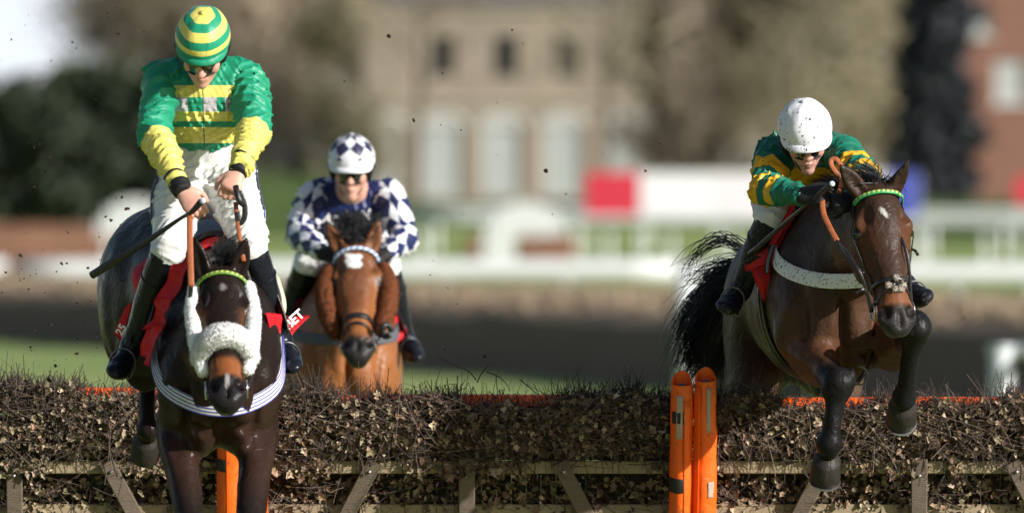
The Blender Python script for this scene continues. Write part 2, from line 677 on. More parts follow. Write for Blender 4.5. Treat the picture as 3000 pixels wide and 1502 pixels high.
def surface_net(G, lo, vox):
    S = G < 0
    c = np.zeros(tuple(n - 1 for n in G.shape), np.uint8)
    for dx in (0, 1):
        for dy in (0, 1):
            for dz in (0, 1):
                c += S[dx:S.shape[0] - 1 + dx, dy:S.shape[1] - 1 + dy, dz:S.shape[2] - 1 + dz]
    act = (c > 0) & (c < 8)
    ijk = np.argwhere(act)
    idx = np.full(act.shape, -1, np.int32)
    idx[act] = np.arange(len(ijk))
    acc = np.zeros((len(ijk), 3))
    cnt = np.zeros(len(ijk))
    corners = [(x, y, z) for x in (0, 1) for y in (0, 1) for z in (0, 1)]
    val = {q: G[ijk[:, 0] + q[0], ijk[:, 1] + q[1], ijk[:, 2] + q[2]].astype(np.float64) for q in corners}
    for q in corners:
        for ax in range(3):
            if q[ax] == 0:
                r = list(q); r[ax] = 1; r = tuple(r)
                a, b = val[q], val[r]
                m = (a < 0) != (b < 0)
                t = np.where(m, a / np.where(m, a - b, 1), 0)
                p = np.tile(np.array(q, float), (len(ijk), 1))
                p[:, ax] += t
                acc += p * m[:, None]
                cnt += m
    v = lo + (ijk + acc / np.maximum(cnt, 1)[:, None]) * vox
    quads = []
    n0, n1, n2 = act.shape
    for ax in range(3):
        sl0 = [slice(1, -1)] * 3; sl0[ax] = slice(0, -1)
        sl1 = [slice(1, -1)] * 3; sl1[ax] = slice(1, None)
        a, b = S[tuple(sl0)], S[tuple(sl1)]
        off = np.array([1, 1, 1]); off[ax] = 0
        e = np.argwhere(a != b)
        if not len(e):
            continue
        flip = a[tuple(e.T)]
        e = e + off
        o1, o2 = [(1, 2), (2, 0), (0, 1)][ax]
        def cell(d1, d2):
            k = e.copy(); k[:, o1] += d1; k[:, o2] += d2
            return idx[k[:, 0], k[:, 1], k[:, 2]]
        q = np.stack([cell(-1, -1), cell(0, -1), cell(0, 0), cell(-1, 0)], 1)
        q[~flip] = q[~flip][:, ::-1]
        quads.append(q)
    quads = np.concatenate(quads)
    quads = quads[(quads >= 0).all(1)]
    return relax(v, quads, 1, 0.4), quads

def relax(v, q, it=1, lam=0.5):
    for _ in range(it):
        acc = np.zeros_like(v)
        cnt = np.zeros(len(v))
        for a, b in ((0, 1), (1, 2), (2, 3), (3, 0)):
            np.add.at(acc, q[:, a], v[q[:, b]])
            np.add.at(acc, q[:, b], v[q[:, a]])
            np.add.at(cnt, q[:, a], 1)
            np.add.at(cnt, q[:, b], 1)
        v = v + lam * (acc / np.maximum(cnt, 1)[:, None] - v)
    return v

def waves(seed, n=7, freq=60.0, spread=0.4, stretch=(1, 1, 1), ridge=0.0):
    r = np.random.default_rng(seed)
    D = r.normal(size=(n, 3)) * np.array(stretch)
    D /= np.linalg.norm(D, axis=1)[:, None]
    K = D * (freq * np.exp(r.normal(size=n) * spread))[:, None]
    ph = r.uniform(0, 6.28, n)
    def f(P):
        w = np.sin(P @ (K * 0.37).T + ph * 1.7)
        s = np.sin(P @ K.T + ph + 1.2 * np.roll(w, 1, 1))
        if ridge:
            s = (1 - ridge) * s + ridge * (1 - 2 * np.abs(s))
        return s.sum(1) / math.sqrt(n)
    return f

def folds(seed, axis, n=4, freq=85.0, amp=.006, lo=.35, hi=1.05):
    """sharp narrow cloth ridges running across or slantwise to axis, coming and going in patches"""
    r = np.random.default_rng(seed)
    axis = nrm(axis)
    K, M, ph = [], [], r.uniform(0, 6.28, (n, 4))
    for i in range(n):
        p = orth(r.normal(size=3), axis)
        th = r.uniform(lo, hi) * (1 if i % 2 else -1)
        K.append((axis * math.cos(th) + p * math.sin(th)) * freq * r.uniform(.6, 1.4))
        M.append((axis * r.normal() + orth(r.normal(size=3), axis) * r.normal()) * freq * .22)
    K, M = np.array(K), np.array(M)
    K2 = np.roll(K, 1, 0) * .23
    def f(P):
        s = np.sin(P @ K.T + ph[:, 0] + 1.5 * np.sin(P @ K2.T + ph[:, 1]))
        ridge = (1 - np.abs(s)) ** 2
        m = np.clip(.5 + .9 * np.sin(P @ M.T + ph[:, 2]), 0, 1)
        return -amp * (ridge * m).sum(1)
    return f
# ------------------------------------------------------------------ terrain and background
def ground_z(d):
    """height of the ground at distance d from the camera: flat course, then a gentle rise to the building"""
    d = np.asarray(d, float)
    return np.where(d < 212, 0.0, np.where(d < 360, 3.45 * (d - 212) / 148.0, 3.45 + .01 * (d - 360)))

def grass_material():
    m = Mat('turf', .85, .2)
    n1, n2 = m.noise(.08, 3), m.noise(1.3, 5)
    c = m.mix(n1.smooth(.35, .65), (.21, .29, .085), (.28, .345, .12))
    c = m.mix(n2.smooth(.45, .7) * .5, c, (.26, .26, .12))
    c = m.vary(c, .25, 60, 2)
    m.base(c)
    m.bump(m.noise(40, 3), .6, .05)
    return m.m
ys = np.concatenate([np.arange(-45, 160, 3.0), np.arange(160, 345, 3.0), np.array([350, 400, 500, 700, 1000, 1600, 2600.])])
xs = np.concatenate([np.array([-2000, -800, -300, -120.]), np.arange(-60, 61, 6.0), np.array([120, 300, 800, 2000.])])
gv = np.array([(x, y, float(ground_z(y + 40)) + (.02 * math.sin(x * .7 + y * .3) if y > 20 else 0)) for y in ys for x in xs])
nx = len(xs)
gf = [(j * nx + i, j * nx + i + 1, (j + 1) * nx + i + 1, (j + 1) * nx + i) for j in range(len(ys) - 1) for i in range(nx - 1)]
set_props(mesh('ground', gv, gf, grass_material(), loc=V(0, 0, 0)), kind='structure')

def bpt(px, py, d):
    return at(px, py, d - 40.0)


# ---- clipped birch hedge running away behind the hurdle
TWIG_DARK = None
def hedge_material(name, c0, c1):
    m = Mat(name, .8, .3)
    n = m.noise(14, 4, .6)
    c = m.mix(n.smooth(.35, .65), c0, c1)
    m.base(m.vary(c, .35, 70, 2))
    m.bump(m.noise(45, 4), .8, .05)
    return m.m
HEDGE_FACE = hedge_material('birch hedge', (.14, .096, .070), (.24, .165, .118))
HEDGE_SUNLIT = hedge_material('birch hedge sunlit top', (.26, .19, .13), (.42, .32, .23))  # same birch in paler tan: paints the sunlit band along the top
def long_hedge(name, a, b, w, h0, h1, label, cat, rise=True, n=26, tw=900, seed=1, mats=None, tipw=.012, tipl=1.0):
    """clipped brush mass with an uneven outline plus protruding twigs"""
    rg = np.random.default_rng(seed)
    a, b = V(a), V(b)
    t = nrm(b - a)
    s = np.cross((0, 0, 1), t)
    root = empty(name, (a + b) / 2 * V(1, 1, 0) + V(0, 0, min(a[2], b[2])), label, cat)
    prof = [(-.5, 0), (-.5, .40), (-.48, .74), (-.20, 1.0), (.25, 1.08), (.5, .95), (.55, 0)]
    v, f = [], []
    for i in range(n + 1):
        p = lerp(a, b, i / n)
        h = lerp(h0, h1, i / n)
        for x, z in prof:
            v.append(p + s * (x * w + rg.normal() * .03) + V(0, 0, z * h + (rg.normal() * .025 if z else -.05)))
    k = len(prof)
    for i in range(n):
        for j in range(k - 1):
            f.append((i * k + j, i * k + j + 1, (i + 1) * k + j + 1, (i + 1) * k + j))
    f += [tuple(range(k - 1, -1, -1)), tuple(range(n * k, (n + 1) * k))]
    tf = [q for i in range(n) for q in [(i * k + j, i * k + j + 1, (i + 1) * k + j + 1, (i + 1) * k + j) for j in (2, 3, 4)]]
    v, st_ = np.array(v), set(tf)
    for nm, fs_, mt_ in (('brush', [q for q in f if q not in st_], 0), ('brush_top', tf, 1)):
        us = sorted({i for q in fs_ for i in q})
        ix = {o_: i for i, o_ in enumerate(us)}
        mesh(nm, v[us], [tuple(ix[i] for i in q) for q in fs_], ((HEDGE_FACE, HEDGE_SUNLIT) if not mats else mats)[mt_], root)
    u = rg.uniform(size=(tw, 1))
    P = a + (b - a) * u + s * rg.uniform(-.45, .5, (tw, 1)) * w
    P[:, 2] += (h0 + (h1 - h0) * u[:, 0]) * rg.uniform(.85, 1.0, tw)
    d = rows_unit(rg.normal(size=(tw, 3)) * V(.3, .3, 0) + V(0, 0, 1))
    L = rg.uniform(.12, .32, (tw, 1)) * tipl
    q = rows_orth(rg.normal(size=(tw, 3)), d) * tipw
    tv = np.stack([P - q, P + q, P + d * L], 1).reshape(-1, 3)
    o = mesh('brush_tips', tv, np.arange(tw * 3).reshape(-1, 3), HEDGE_SUNLIT if not mats else mats[1], root, smooth=False)
    o['kind'] = 'stuff'
    return root
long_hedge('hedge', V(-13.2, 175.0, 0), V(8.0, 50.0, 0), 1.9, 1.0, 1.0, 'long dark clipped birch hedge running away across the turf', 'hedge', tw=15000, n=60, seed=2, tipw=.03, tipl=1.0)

# ---- white running rails
RAIL = simple('white plastic rail', (.62, .64, .64), .45, .5, .06, 3)
def running_rail(p0, p1, spacing, zr, label, group=None, r=.065, first=.3, pr=.075):
    a, b = V(p0), V(p1)
    L = np.linalg.norm(b - a)
    root = empty('running_rail', a * V(1, 1, 1), label, 'rail', group)
    mb = MB()
    n = 12
    pts = [lerp(a, b, i / n) + V(0, 0, zr) for i in range(n + 1)]
    mb.tube(pts, r, 10)
    mb.build('rail_tube', RAIL, root, smooth=True)
    k = first
    while k < L:
        p = lerp(a, b, k / L)
        mb = MB()
        mb.tube([p + V(0, 0, -.1), p + V(0, .12, zr * .55), p + V(0, .18, zr * .86), p + V(0, .02, zr)], [pr, pr * .95, pr * .9, pr * .8], 8, sub=3)
        mb.build('post', RAIL, root, smooth=True)
        k += spacing
    return root
def gp(px, d):
    p = bpt(px, 751, d)
    p[2] = float(ground_z(d))
    return p
running_rail(gp(45, 214), gp(1990, 214), 2.62, 1.24, 'white running rail behind the dark hedge with downward posts', 'white running rails beyond the hedge', r=.22, first=1.47, pr=.20)
running_rail(gp(-700, 214.5), gp(18, 214.5), 2.62, 1.24, 'short white rail end at the edge beside the brown fence', 'white running rails beyond the hedge', r=.22, first=5.0, pr=.20)
running_rail(gp(1990, 206), gp(3300, 206), 1.60, 1.22, 'white running rail behind the bay horse with close spaced posts', 'white running rails beyond the hedge', r=.22, first=1.0, pr=.13)
running_rail(gp(1190, 268), gp(3400, 262), 1.75, 1.30, 'higher white rail in front of the red and white board', 'white rails on the rise', r=.12, first=.5)
running_rail(gp(1190, 284), gp(3400, 278), 2.1, 1.22, 'farthest white rail on the rise below the board', 'white rails on the rise', r=.11, first=.9)
# stout white post beside the hedge, and the low rail at the edge of the picture
def stout_post(px, d, h, w, label):
    root = empty('marker_post', gp(px, d), label, 'post')
    p = gp(px, d)
    mb = MB()
    mb.tube([p + V(0, 0, -.1), p + V(0, 0, h * .5), p + V(0, 0, h)], [w, w, w * .97], 14)
    mb.build('post_shaft', RAIL, root, smooth=True)
    mb = MB()
    mb.tube([p + V(0, 0, h), p + V(0, 0, h + .02), p + V(0, 0, h + .03)], [w * 1.1, w * 1.1, w * .6], 14)
    mb.build('post_cap', RAIL, root, smooth=True)
    return root
stout_post(2012, 108, 1.50, .12, 'stout white marker post standing where the rail meets the hedge')
r = running_rail(gp(2905, 88.4), gp(3500, 86), 2.4, .74, 'low white rail end in front of the hedge with one thick post', None, r=.06, first=.10)
for o in r.children:
    if o.name.startswith('post'):
        o.scale = (1, 1, 1)
stout_post(2938, 88, .76, .095, 'low thick white post at the end of the nearest rail')

# ---- brown birch fence and its white wings on the rise
BIRCH = hedge_material('birch fence face', (.16, .075, .045), (.25, .125, .075))
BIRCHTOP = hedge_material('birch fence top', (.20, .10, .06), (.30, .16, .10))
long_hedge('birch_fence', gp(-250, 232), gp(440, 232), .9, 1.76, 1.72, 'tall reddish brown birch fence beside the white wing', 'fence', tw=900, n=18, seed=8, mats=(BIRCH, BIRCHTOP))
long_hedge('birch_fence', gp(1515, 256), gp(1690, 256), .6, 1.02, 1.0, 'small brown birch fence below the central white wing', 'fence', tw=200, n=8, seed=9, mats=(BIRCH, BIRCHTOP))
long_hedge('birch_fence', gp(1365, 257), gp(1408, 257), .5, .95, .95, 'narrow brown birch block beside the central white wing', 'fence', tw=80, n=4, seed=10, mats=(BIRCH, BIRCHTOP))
def wing(pc, width, z0, z1, label, foot=True):
    """white plastic wing of a fence: arched outline, posts and close slats"""
    root = empty('fence_wing', gp(pc[0], pc[1]), label, 'fence wing', 'white wings of the birch fences')
    c = gp(*pc)
    n = 9
    for i in range(n):
        u = (i / (n - 1)) * 2 - 1
        top = z0 + (z1 - z0) * math.sqrt(max(0.05, 1 - .85 * u * u))
        x = c[0] + u * width / 2
        mb = MB()
        mb.beam((x, c[1], z0), (x, c[1], top), width / n * .47, .03, up=(0, 1, 0), bev=.01)
        mb.build('slat', RAIL, root)
    for zz in (z0 + .1, lerp(z0, z1, .45)):
        mb = MB()
        mb.beam((c[0] - width / 2, c[1] + .07, zz), (c[0] + width / 2, c[1] + .07, zz), .035, .03)
        mb.build('cross_rail', RAIL, root)
    for u in (-.8, .8):
        mb = MB()
        mb.beam((c[0] + u * width / 2, c[1] + .14, c[2] - .1), (c[0] + u * width / 2, c[1] + .14, z1 - .2), .05, .04, up=(0, 1, 0))
        mb.build('post', RAIL, root)
    return root
def zpy(py, d):
    return float(at(0, py, d - 40)[2])
wing((1540, 262), 1.95, zpy(700, 262), zpy(590, 262), 'arched white wing panel at the middle of the rise')
wing((1470, 255), .62, zpy(765, 255), zpy(680, 255), 'narrow white wing panel beside the small birch fence')
wing((395, 226), 1.6, zpy(690, 226), zpy(580, 226), 'white wing panel beside the tall brown birch fence')

# ---- advertising board
def board():
    root = empty('advertising_board', gp(2150, 276), 'long red, white and blue advertising board on the rise', 'board')
    d = 276
    def panel(px0, px1, col, name, lab, py0=505, py1=652):
        a, b = bpt(px0, py0, d), bpt(px1, py1, d)
        mb = MB()
        mb.box((a[0], d - 40 - .03, b[2]), (b[0], d - 40 + .03, a[2]))
        o = mb.build('panel', simple(name, col, .5, .4, .05, 1.0), root)
        o['label'] = lab
    panel(1716, 1873, (.50, .026, .05), 'red board', 'plain red end panel')
    panel(1875, 2100, (.66, .66, .69), 'white board', 'white panel')
    panel(2102, 2330, (.64, .61, .65), 'white board b', 'white panel with faint pink tint')
    panel(2332, 2600, (.66, .66, .69), 'white board c', 'white panel')
    panel(2602, 2692, (.05, .07, .36), 'blue board', 'plain blue end panel')
    for px in (1720, 1874, 2101, 2331, 2601, 2690):
        p = gp(px, d + .3)
        mb = MB()
        mb.beam(p + V(0, 0, -.2), V(p[0], p[1], zpy(505, d)), .05, .05, up=(0, 1, 0))
        mb.build('post', RAIL, root)
board()
mb = MB()
a, b = bpt(2975, 520, 250), bpt(3060, 600, 250)
rs = empty('course_sign', gp(3018, 250), 'red sign panel at the edge of the course below the brick house', 'sign')
mb.box((a[0], 210 - .03, b[2]), (b[0], 210 + .03, a[2]))
mb.build('panel', simple('red board', (.62, .022, .055)), rs)
for x in (a[0] + .1, b[0] - .1):
    mb = MB(); mb.beam((x, 210.1, float(ground_z(250)) - .1), (x, 210.1, a[2]), .04, .04, up=(0, 1, 0)); mb.build('post', RAIL, rs)

# ---- the tan building with arched ground floor windows
BRICKTAN = None
def brick_material(name, c0, c1, mortar):
    m = Mat(name, .85, .25)
    t = m.nt.nodes.new('ShaderNodeTexBrick')
    x = m.nt.nodes.new('ShaderNodeTexCoord')
    mp = m.nt.nodes.new('ShaderNodeMapping')
    mp.inputs['Rotation'].default_value = (math.radians(90), 0, 0)
    m.nt.links.new(x.outputs['Object'], mp.inputs[0])
    m.nt.links.new(mp.outputs[0], t.inputs['Vector'])
    t.inputs['Scale'].default_value = 4.0
    t.inputs['Color1'].default_value = (*c0, 1)
    t.inputs['Color2'].default_value = (*c1, 1)
    t.inputs['Mortar'].default_value = (*mortar, 1)
    m.base(m.vary(t.outputs['Color'], .15, .6, 4))
    return m.m
TAN = brick_material('tan brick', (.23, .19, .145), (.28, .235, .18), (.29, .25, .20))
REDB = brick_material('red brick', (.17, .070, .048), (.21, .092, .062), (.22, .17, .14))
WHITEP = simple('white paint', (.50, .50, .48), .5, .4, .06, 2)
GLASS = simple('window glass', (.010, .011, .014), .45, .2, .3, .4)
PALEGLASS = simple('bright window blind', (.36, .38, .38), .4, .5, .15, .8)
ROOF = simple('slate roof', (.10, .09, .09), .7, .4, .3, 2, .4, 12)

def facade(root, x0, x1, y, z0, z1, openings, mat, depth=6.0):
    """wall with real openings: openings (xa, xb, za, zb) non overlapping in a grid"""
    xc = sorted({x0, x1, *[o[0] for o in openings], *[o[1] for o in openings]})
    zc = sorted({z0, z1, *[o[2] for o in openings], *[o[3] for o in openings]})
    mb = MB()
    for i in range(len(xc) - 1):
        for j in range(len(zc) - 1):
            mx, mz = (xc[i] + xc[i + 1]) / 2, (zc[j] + zc[j + 1]) / 2
            if any(o[0] < mx < o[1] and o[2] < mz < o[3] for o in openings):
                continue
            mb.add([(xc[i], y, zc[j]), (xc[i + 1], y, zc[j]), (xc[i + 1], y, zc[j + 1]), (xc[i], y, zc[j + 1])], [(0, 1, 2, 3)])
    for xa, xb, za, zb in openings:
        r = .22
        mb.add([(xa, y, za), (xa, y, zb), (xa, y + r, zb), (xa, y + r, za)], [(0, 1, 2, 3)])
        mb.add([(xb, y, za), (xb, y + r, za), (xb, y + r, zb), (xb, y, zb)], [(0, 1, 2, 3)])
        mb.add([(xa, y, zb), (xb, y, zb), (xb, y + r, zb), (xa, y + r, zb)], [(0, 1, 2, 3)])
        mb.add([(xa, y, za), (xa, y + r, za), (xb, y + r, za), (xb, y, za)], [(0, 1, 2, 3)])
    mb.add([(x0, y, z0), (x0, y, z1), (x0, y + depth, z1), (x0, y + depth, z0)], [(0, 1, 2, 3)])
    mb.add([(x1, y, z0), (x1, y + depth, z0), (x1, y + depth, z1), (x1, y, z1)], [(0, 1, 2, 3)])
    mb.add([(x0, y + depth, z0), (x0, y + depth, z1), (x1, y + depth, z1), (x1, y + depth, z0)], [(0, 1, 2, 3)])
    return mb.build('wall', mat, root)

def window_part(root, xa, xb, za, zb, y, glass, arch=False, sill=True, cols=2, rows=3, frame=None):
    w = MB()
    t = .07
    yy = y + .14
    w.box((xa, yy - .04, za), (xa + t, yy + .04, zb))
    w.box((xb - t, yy - .04, za), (xb, yy + .04, zb))
    w.box((xa + t, yy - .04, za), (xb - t, yy + .04, za + t))
    w.box((xa + t, yy - .04, zb - t), (xb - t, yy + .04, zb))
    for i in range(1, cols):
        x = lerp(xa, xb, i / cols)
        w.box((x - .025, yy - .03, za + t), (x + .025, yy + .03, zb - t))
    for i in range(1, rows):
        z = lerp(za, zb, i / rows)
        w.box((xa + t, yy - .028, z - .02), (xb - t, yy + .028, z + .02))
    o = w.build('window', frame or WHITEP, root)
    for i in range(cols):
        for j in range(rows):
            g = MB()
            g.box((lerp(xa, xb, i / cols) + .02, yy - .008, lerp(za, zb, j / rows) + .02), (lerp(xa, xb, (i + 1) / cols) - .02, yy + .008, lerp(za, zb, (j + 1) / rows) - .02))
            g.build('pane', glass, o)
    if sill:
        g = MB(); g.box((xa - .1, y - .12, za - .1), (xb + .1, y + .1, za - .003)); g.build('sill', WHITEP, o)
    if arch:
        g = MB()
        n = 12
        cx, r1 = (xa + xb) / 2, (xb - xa) / 2 + .10
        pts = [(cx + r1 * math.cos(a), y - .03, zb + .02 + .55 * r1 * math.sin(a)) for a in np.linspace(math.pi, 0, n + 1)]
        g.tube(pts, .09, 6, cap=True)
        v = [(cx, y - .02, zb + .02)] + [(p[0], y - .02, p[2]) for p in pts]
        g.add(v, [(0, i + 2, i + 1) for i in range(n)])
        g.build('arch', WHITEP, o)
    return o

def building():
    d = 352
    y = d - 40.0
    root = empty('building', gp(1510, d), 'tan brick building with three dark upper windows and white arched ones below', 'building')
    X = lambda px: float(bpt(px, 0, d)[0])
    Z = lambda py: zpy(py, d)
    ops_up = [(X(c - 36), X(c + 36), Z(225), Z(105)) for c in (1295, 1480, 1662)]
    ops_dn = [(X(c - w), X(c + w), Z(575), Z(372)) for c, w in ((1130, 50), (1297, 58), (1472, 58), (1650, 58), (1835, 55))]
    facade(root, X(1065), X(1905), y, float(ground_z(d)) - .5, Z(28), ops_up + ops_dn, TAN, 7)
    for o in ops_up:
        window_part(root, *o, y, GLASS, cols=1, rows=2, frame=simple('dark window frame', (.10, .09, .08), .6), sill=False)
    for o in ops_dn:
        window_part(root, *o, y, PALEGLASS, arch=True, cols=2, rows=4, sill=False)
    g = MB()
    g.box((X(1065) - .15, y - .16, Z(300)), (X(1905) + .15, y - .004, Z(288)))
    g.build('string_course', simple('pale stone', (.42, .36, .28), .8), root)
    g = MB()
    g.box((X(1065) - .2, y - .25, Z(28)), (X(1905) + .2, y + 7.2, Z(16)))
    g.build('cornice', simple('pale stone', (.42, .36, .28), .8), root)
    g = MB()
    xa, xb, za = X(1055), X(1915), Z(16) + .004
    g.add([(xa, y - .3, za), (xb, y - .3, za), (xb, y + 7.3, za), (xa, y + 7.3, za), (xa + 1.5, y + 3.5, za + 2.6), (xb - 1.5, y + 3.5, za + 2.6)],
          [(0, 1, 5, 4), (1, 2, 5), (2, 3, 4, 5), (3, 0, 4), (3, 2, 1, 0)])
    g.build('roof', ROOF, root)
    g = MB(); g.box((X(1690), y - .05, Z(620)), (X(1770), y + .02, Z(585))); g.build('step', simple('pale stone', (.42, .36, .28), .8), root)
building()

def brick_house():
    d = 330
    y = d - 40.0
    root = empty('house', gp(2950, d), 'red brick house with white windows at the edge of the picture', 'house')
    X = lambda px: float(bpt(px, 0, d)[0])
    Z = lambda py: zpy(py, d)
    ops = [(X(2828), X(2905), Z(105), Z(20)), (X(2915), X(3010), Z(300), Z(175)), (X(3080), X(3170), Z(300), Z(175))]
    facade(root, X(2790), X(3350), y, float(ground_z(d)) - .5, Z(-60), ops, REDB, 6)
    for o in ops:
        window_part(root, *o, y, PALEGLASS, cols=2, rows=2)
    g = MB()
    xa, xb, za = X(2780), X(3360), Z(-60)
    g.add([(xa, y - .3, za), (xb, y - .3, za), (xb, y + 6.3, za), (xa, y + 6.3, za), (xa, y + 3, za + 2.6), (xb, y + 3, za + 2.6)], [(0, 1, 5, 4), (1, 2, 5), (2, 3, 4, 5), (3, 0, 4), (3, 2, 1, 0)])
    g.build('roof', ROOF, root)
    g = MB(); g.box((X(3200), y + 2, Z(-60)), (X(3260), y + 3, Z(-330))); g.build('chimney', REDB, root)
brick_house()

# ---- trees
BARK = simple('bark', (.095, .075, .058), .85, .2, .3, 6, .5, 20)
def leafmat(name, c0, c1, rough=.7):
    m = Mat(name, rough, .3)
    m.base(m.vary(m.colattr('Col'), .25, .8, 3))
    return m.m
TWIGS = leafmat('bare twigs', 0, 0)
GREENS = leafmat('evergreen foliage', 0, 0, .6)
def tree(px, d, h, cr, label, kind='bare', n=2600, seed=0, cols=((.17, .13, .09), (.26, .20, .135)), low=.28, group=None, tw=1.0, trunk=.32, nl=16):
    rg = np.random.default_rng(seed)
    p = gp(px, d)
    root = empty('tree', p, label, 'tree', group)
    mb = MB()
    top = p + V(rg.normal() * .4, rg.normal() * .4, h * .8)
    tp = [p - V(0, 0, .3), lerp(p, top, .3) + rg.normal(size=3) * .15, lerp(p, top, .65) + rg.normal(size=3) * .25, top]
    mb.tube(tp, [trunk, trunk * .75, trunk * .45, .05], 9, sub=3)
    T = catmull(tp, 6)
    limbs = []
    for i in range(nl):
        u = rg.uniform(low, .92)
        b = T[int(u * (len(T) - 1))]
        a = rg.uniform(0, 6.28)
        r = cr * rg.uniform(.55, 1.0) * (1 - .5 * max(0, u - .5))
        e = b + V(math.cos(a) * r, math.sin(a) * r, rg.uniform(.15, .9) * r)
        if kind == 'fir':
            e = b + V(math.cos(a) * r * (1.05 - u), math.sin(a) * r * (1.05 - u), -.1 * r)
        m = lerp(b, e, .5) + V(0, 0, .1 * r)
        mb.tube([b, m, e], [trunk * .32 * (1.2 - u), trunk * .2, .03], 5, sub=3)
        limbs.append((b, m, e))
    mb.build('trunk', BARK, root, smooth=True)
    L = np.array([(b, m, e) for b, m, e in limbs])
    c0, c1 = V(cols[0]), V(cols[1])
    clump = rg.uniform(0, 1, len(limbs))
    k = rg.integers(0, len(limbs), n)
    u = rg.uniform(.25, 1.05, (n, 1))
    A, Bm, Ee = L[k, 0], L[k, 1], L[k, 2]
    q = np.where(u < .5, A + (Bm - A) * np.minimum(1, u * 2), Bm + (Ee - Bm) * (u * 2 - 1))
    if kind == 'bare':
        o = rg.normal(size=(n, 3)) * .75 * cr * .22
        q = q + o
        dd = rows_unit(o * .4 + V(0, 0, .55) + rg.normal(size=(n, 3)) * .5)
        ln = rg.uniform(.5, 1.3, (n, 1)) * tw
        s = rows_orth(rg.normal(size=(n, 3)), dd) * rg.uniform(.02, .05, (n, 1)) * tw
        quad = np.stack([q - s, q + s, q + dd * ln + s * .3, q + dd * ln - s * .3], 1)
    else:
        q = q + rg.normal(size=(n, 3)) * V(1, 1, .8) * cr * .17
        sn = rows_unit(rg.normal(size=(n, 3)))
        s = sn * rg.uniform(.10, .24, (n, 1)) * tw
        t = rows_orth(rg.normal(size=(n, 3)), sn) * rg.uniform(.10, .24, (n, 1)) * tw
        quad = np.stack([q - s, q - t, q + s, q + t], 1)
    cc = c0 + (c1 - c0) * np.clip(rg.uniform(-.2, .8, n) + .4 * clump[k], 0, 1)[:, None]
    mesh('crown', quad.reshape(-1, 3), np.arange(4 * n).reshape(-1, 4), TWIGS if kind == 'bare' else GREENS, root, smooth=False, col=np.repeat(cc, 4, 0))
    return root
DK = ((.014, .020, .014), (.036, .052, .024))
MG = ((.018, .034, .012), (.055, .085, .024))
tree(60, 300, 5.2, 2.4, 'dark evergreen tree at the edge above the brown fence', 'leafy', 5200, 1, DK, low=.05, tw=1.2)
tree(250, 296, 6.2, 2.1, 'mid green evergreen tree left of the standing jockey', 'leafy', 4200, 2, MG, low=.05, tw=1.1)
tree(165, 290, 4.2, 2.2, 'low dark evergreen below the two taller ones', 'leafy', 4600, 3, DK, low=.02, tw=1.1)
tree(420, 292, 5.8, 2.2, 'dark evergreen behind the standing jockey and his horse', 'leafy', 4000, 4, DK, low=.02, tw=1.1)
tree(390, 318, 15, 2.6, 'bare pale trunked tree beside the patch of sky', 'bare', 1500, 5, ((.10, .085, .065), (.18, .145, .10)), low=.3)
T1, T2, T3 = ((.21, .165, .12), (.36, .29, .21)), ((.16, .13, .10), (.28, .225, .17)), ((.24, .21, .14), (.38, .33, .225))
spec = [(520, 372, 17, 5.0, T2, 'bare brown tree rising behind the standing jockey'), (700, 384, 18, 5.2, T2, 'bare brown tree between the standing jockey and the building'),
        (880, 366, 17, 4.6, T1, 'bare tan tree above the diamond capped jockey'), (1060, 378, 16, 4.4, T3, 'bare olive tan tree at the near corner of the building'),
        (1990, 360, 16, 4.8, T2, 'bare dark tree just past the far corner of the building'), (2170, 372, 17, 5.0, T1, 'bare tan tree above the white board'),
        (2340, 356, 16, 4.6, T3, 'bare olive tan tree above the white capped jockey'), (2500, 374, 17, 5.0, T1, 'bare tan tree above the bay horse'),
        (2620, 362, 16, 4.4, T3, 'bare pale tree next to the dark fir')]
for i, (px, d, h, cr, cl, lab) in enumerate(spec):
    tree(px, d, h, cr, lab, 'bare', 4200, 20 + i, cl, low=.10, tw=1.25, group='bare trees along the rise')
tree(2748, 318, 15, 1.25, 'tall dark fir between the bare trees and the brick house', 'leafy', 22000, 41, ((.016, .019, .024), (.040, .044, .052)), low=.0, tw=1.3, nl=130)
tree(1400, 400, 17, 6.5, 'wide bare tree towering behind the building roof', 'bare', 4200, 42, T2, low=.3, tw=1.4)
tree(1750, 402, 17, 6.0, 'bare tree behind the far end of the roof', 'bare', 4000, 43, T1, low=.3, tw=1.4)
tree(1070, 338, 14, 1.9, 'pale bare tree standing before the near end of the building', 'bare', 2600, 51, T3, low=.15, tw=1.1)
tree(1955, 336, 14, 1.9, 'grey bare tree standing before the far end of the building', 'bare', 2600, 52, T2, low=.15, tw=1.1)
tree(1215, 334, 13, 2.8, 'thin bare tree in front of the first dark upper window', 'bare', 380, 53, T1, low=.45, tw=1.0, trunk=.16)
tree(1770, 333, 13, 3.0, 'thin bare tree in front of the far corner of the facade', 'bare', 420, 54, T3, low=.4, tw=1.0, trunk=.16)
# low evergreen hedge along the foot of the building, and the shrubs by the rails
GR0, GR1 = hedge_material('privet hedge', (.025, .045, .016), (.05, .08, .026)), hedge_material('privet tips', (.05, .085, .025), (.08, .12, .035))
long_hedge('hedge', gp(640, 322), gp(2720, 330), 1.0, .75, .6, 'low green hedge along the foot of the tan building', 'hedge', tw=1500, n=50, seed=12, mats=(GR0, GR1))
long_hedge('hedge', gp(2700, 300), gp(3300, 300), 1.2, 1.15, 1.15, 'dark green hedge in front of the brick house', 'hedge', tw=700, n=16, seed=13, mats=(GR0, GR1))
long_hedge('hedge', gp(740, 305), gp(985, 305), 1.6, 1.9, 1.6, 'rounded green shrub hedge beside the diamond capped jockey', 'hedge', tw=700, n=10, seed=14, mats=(GR1, GR1))
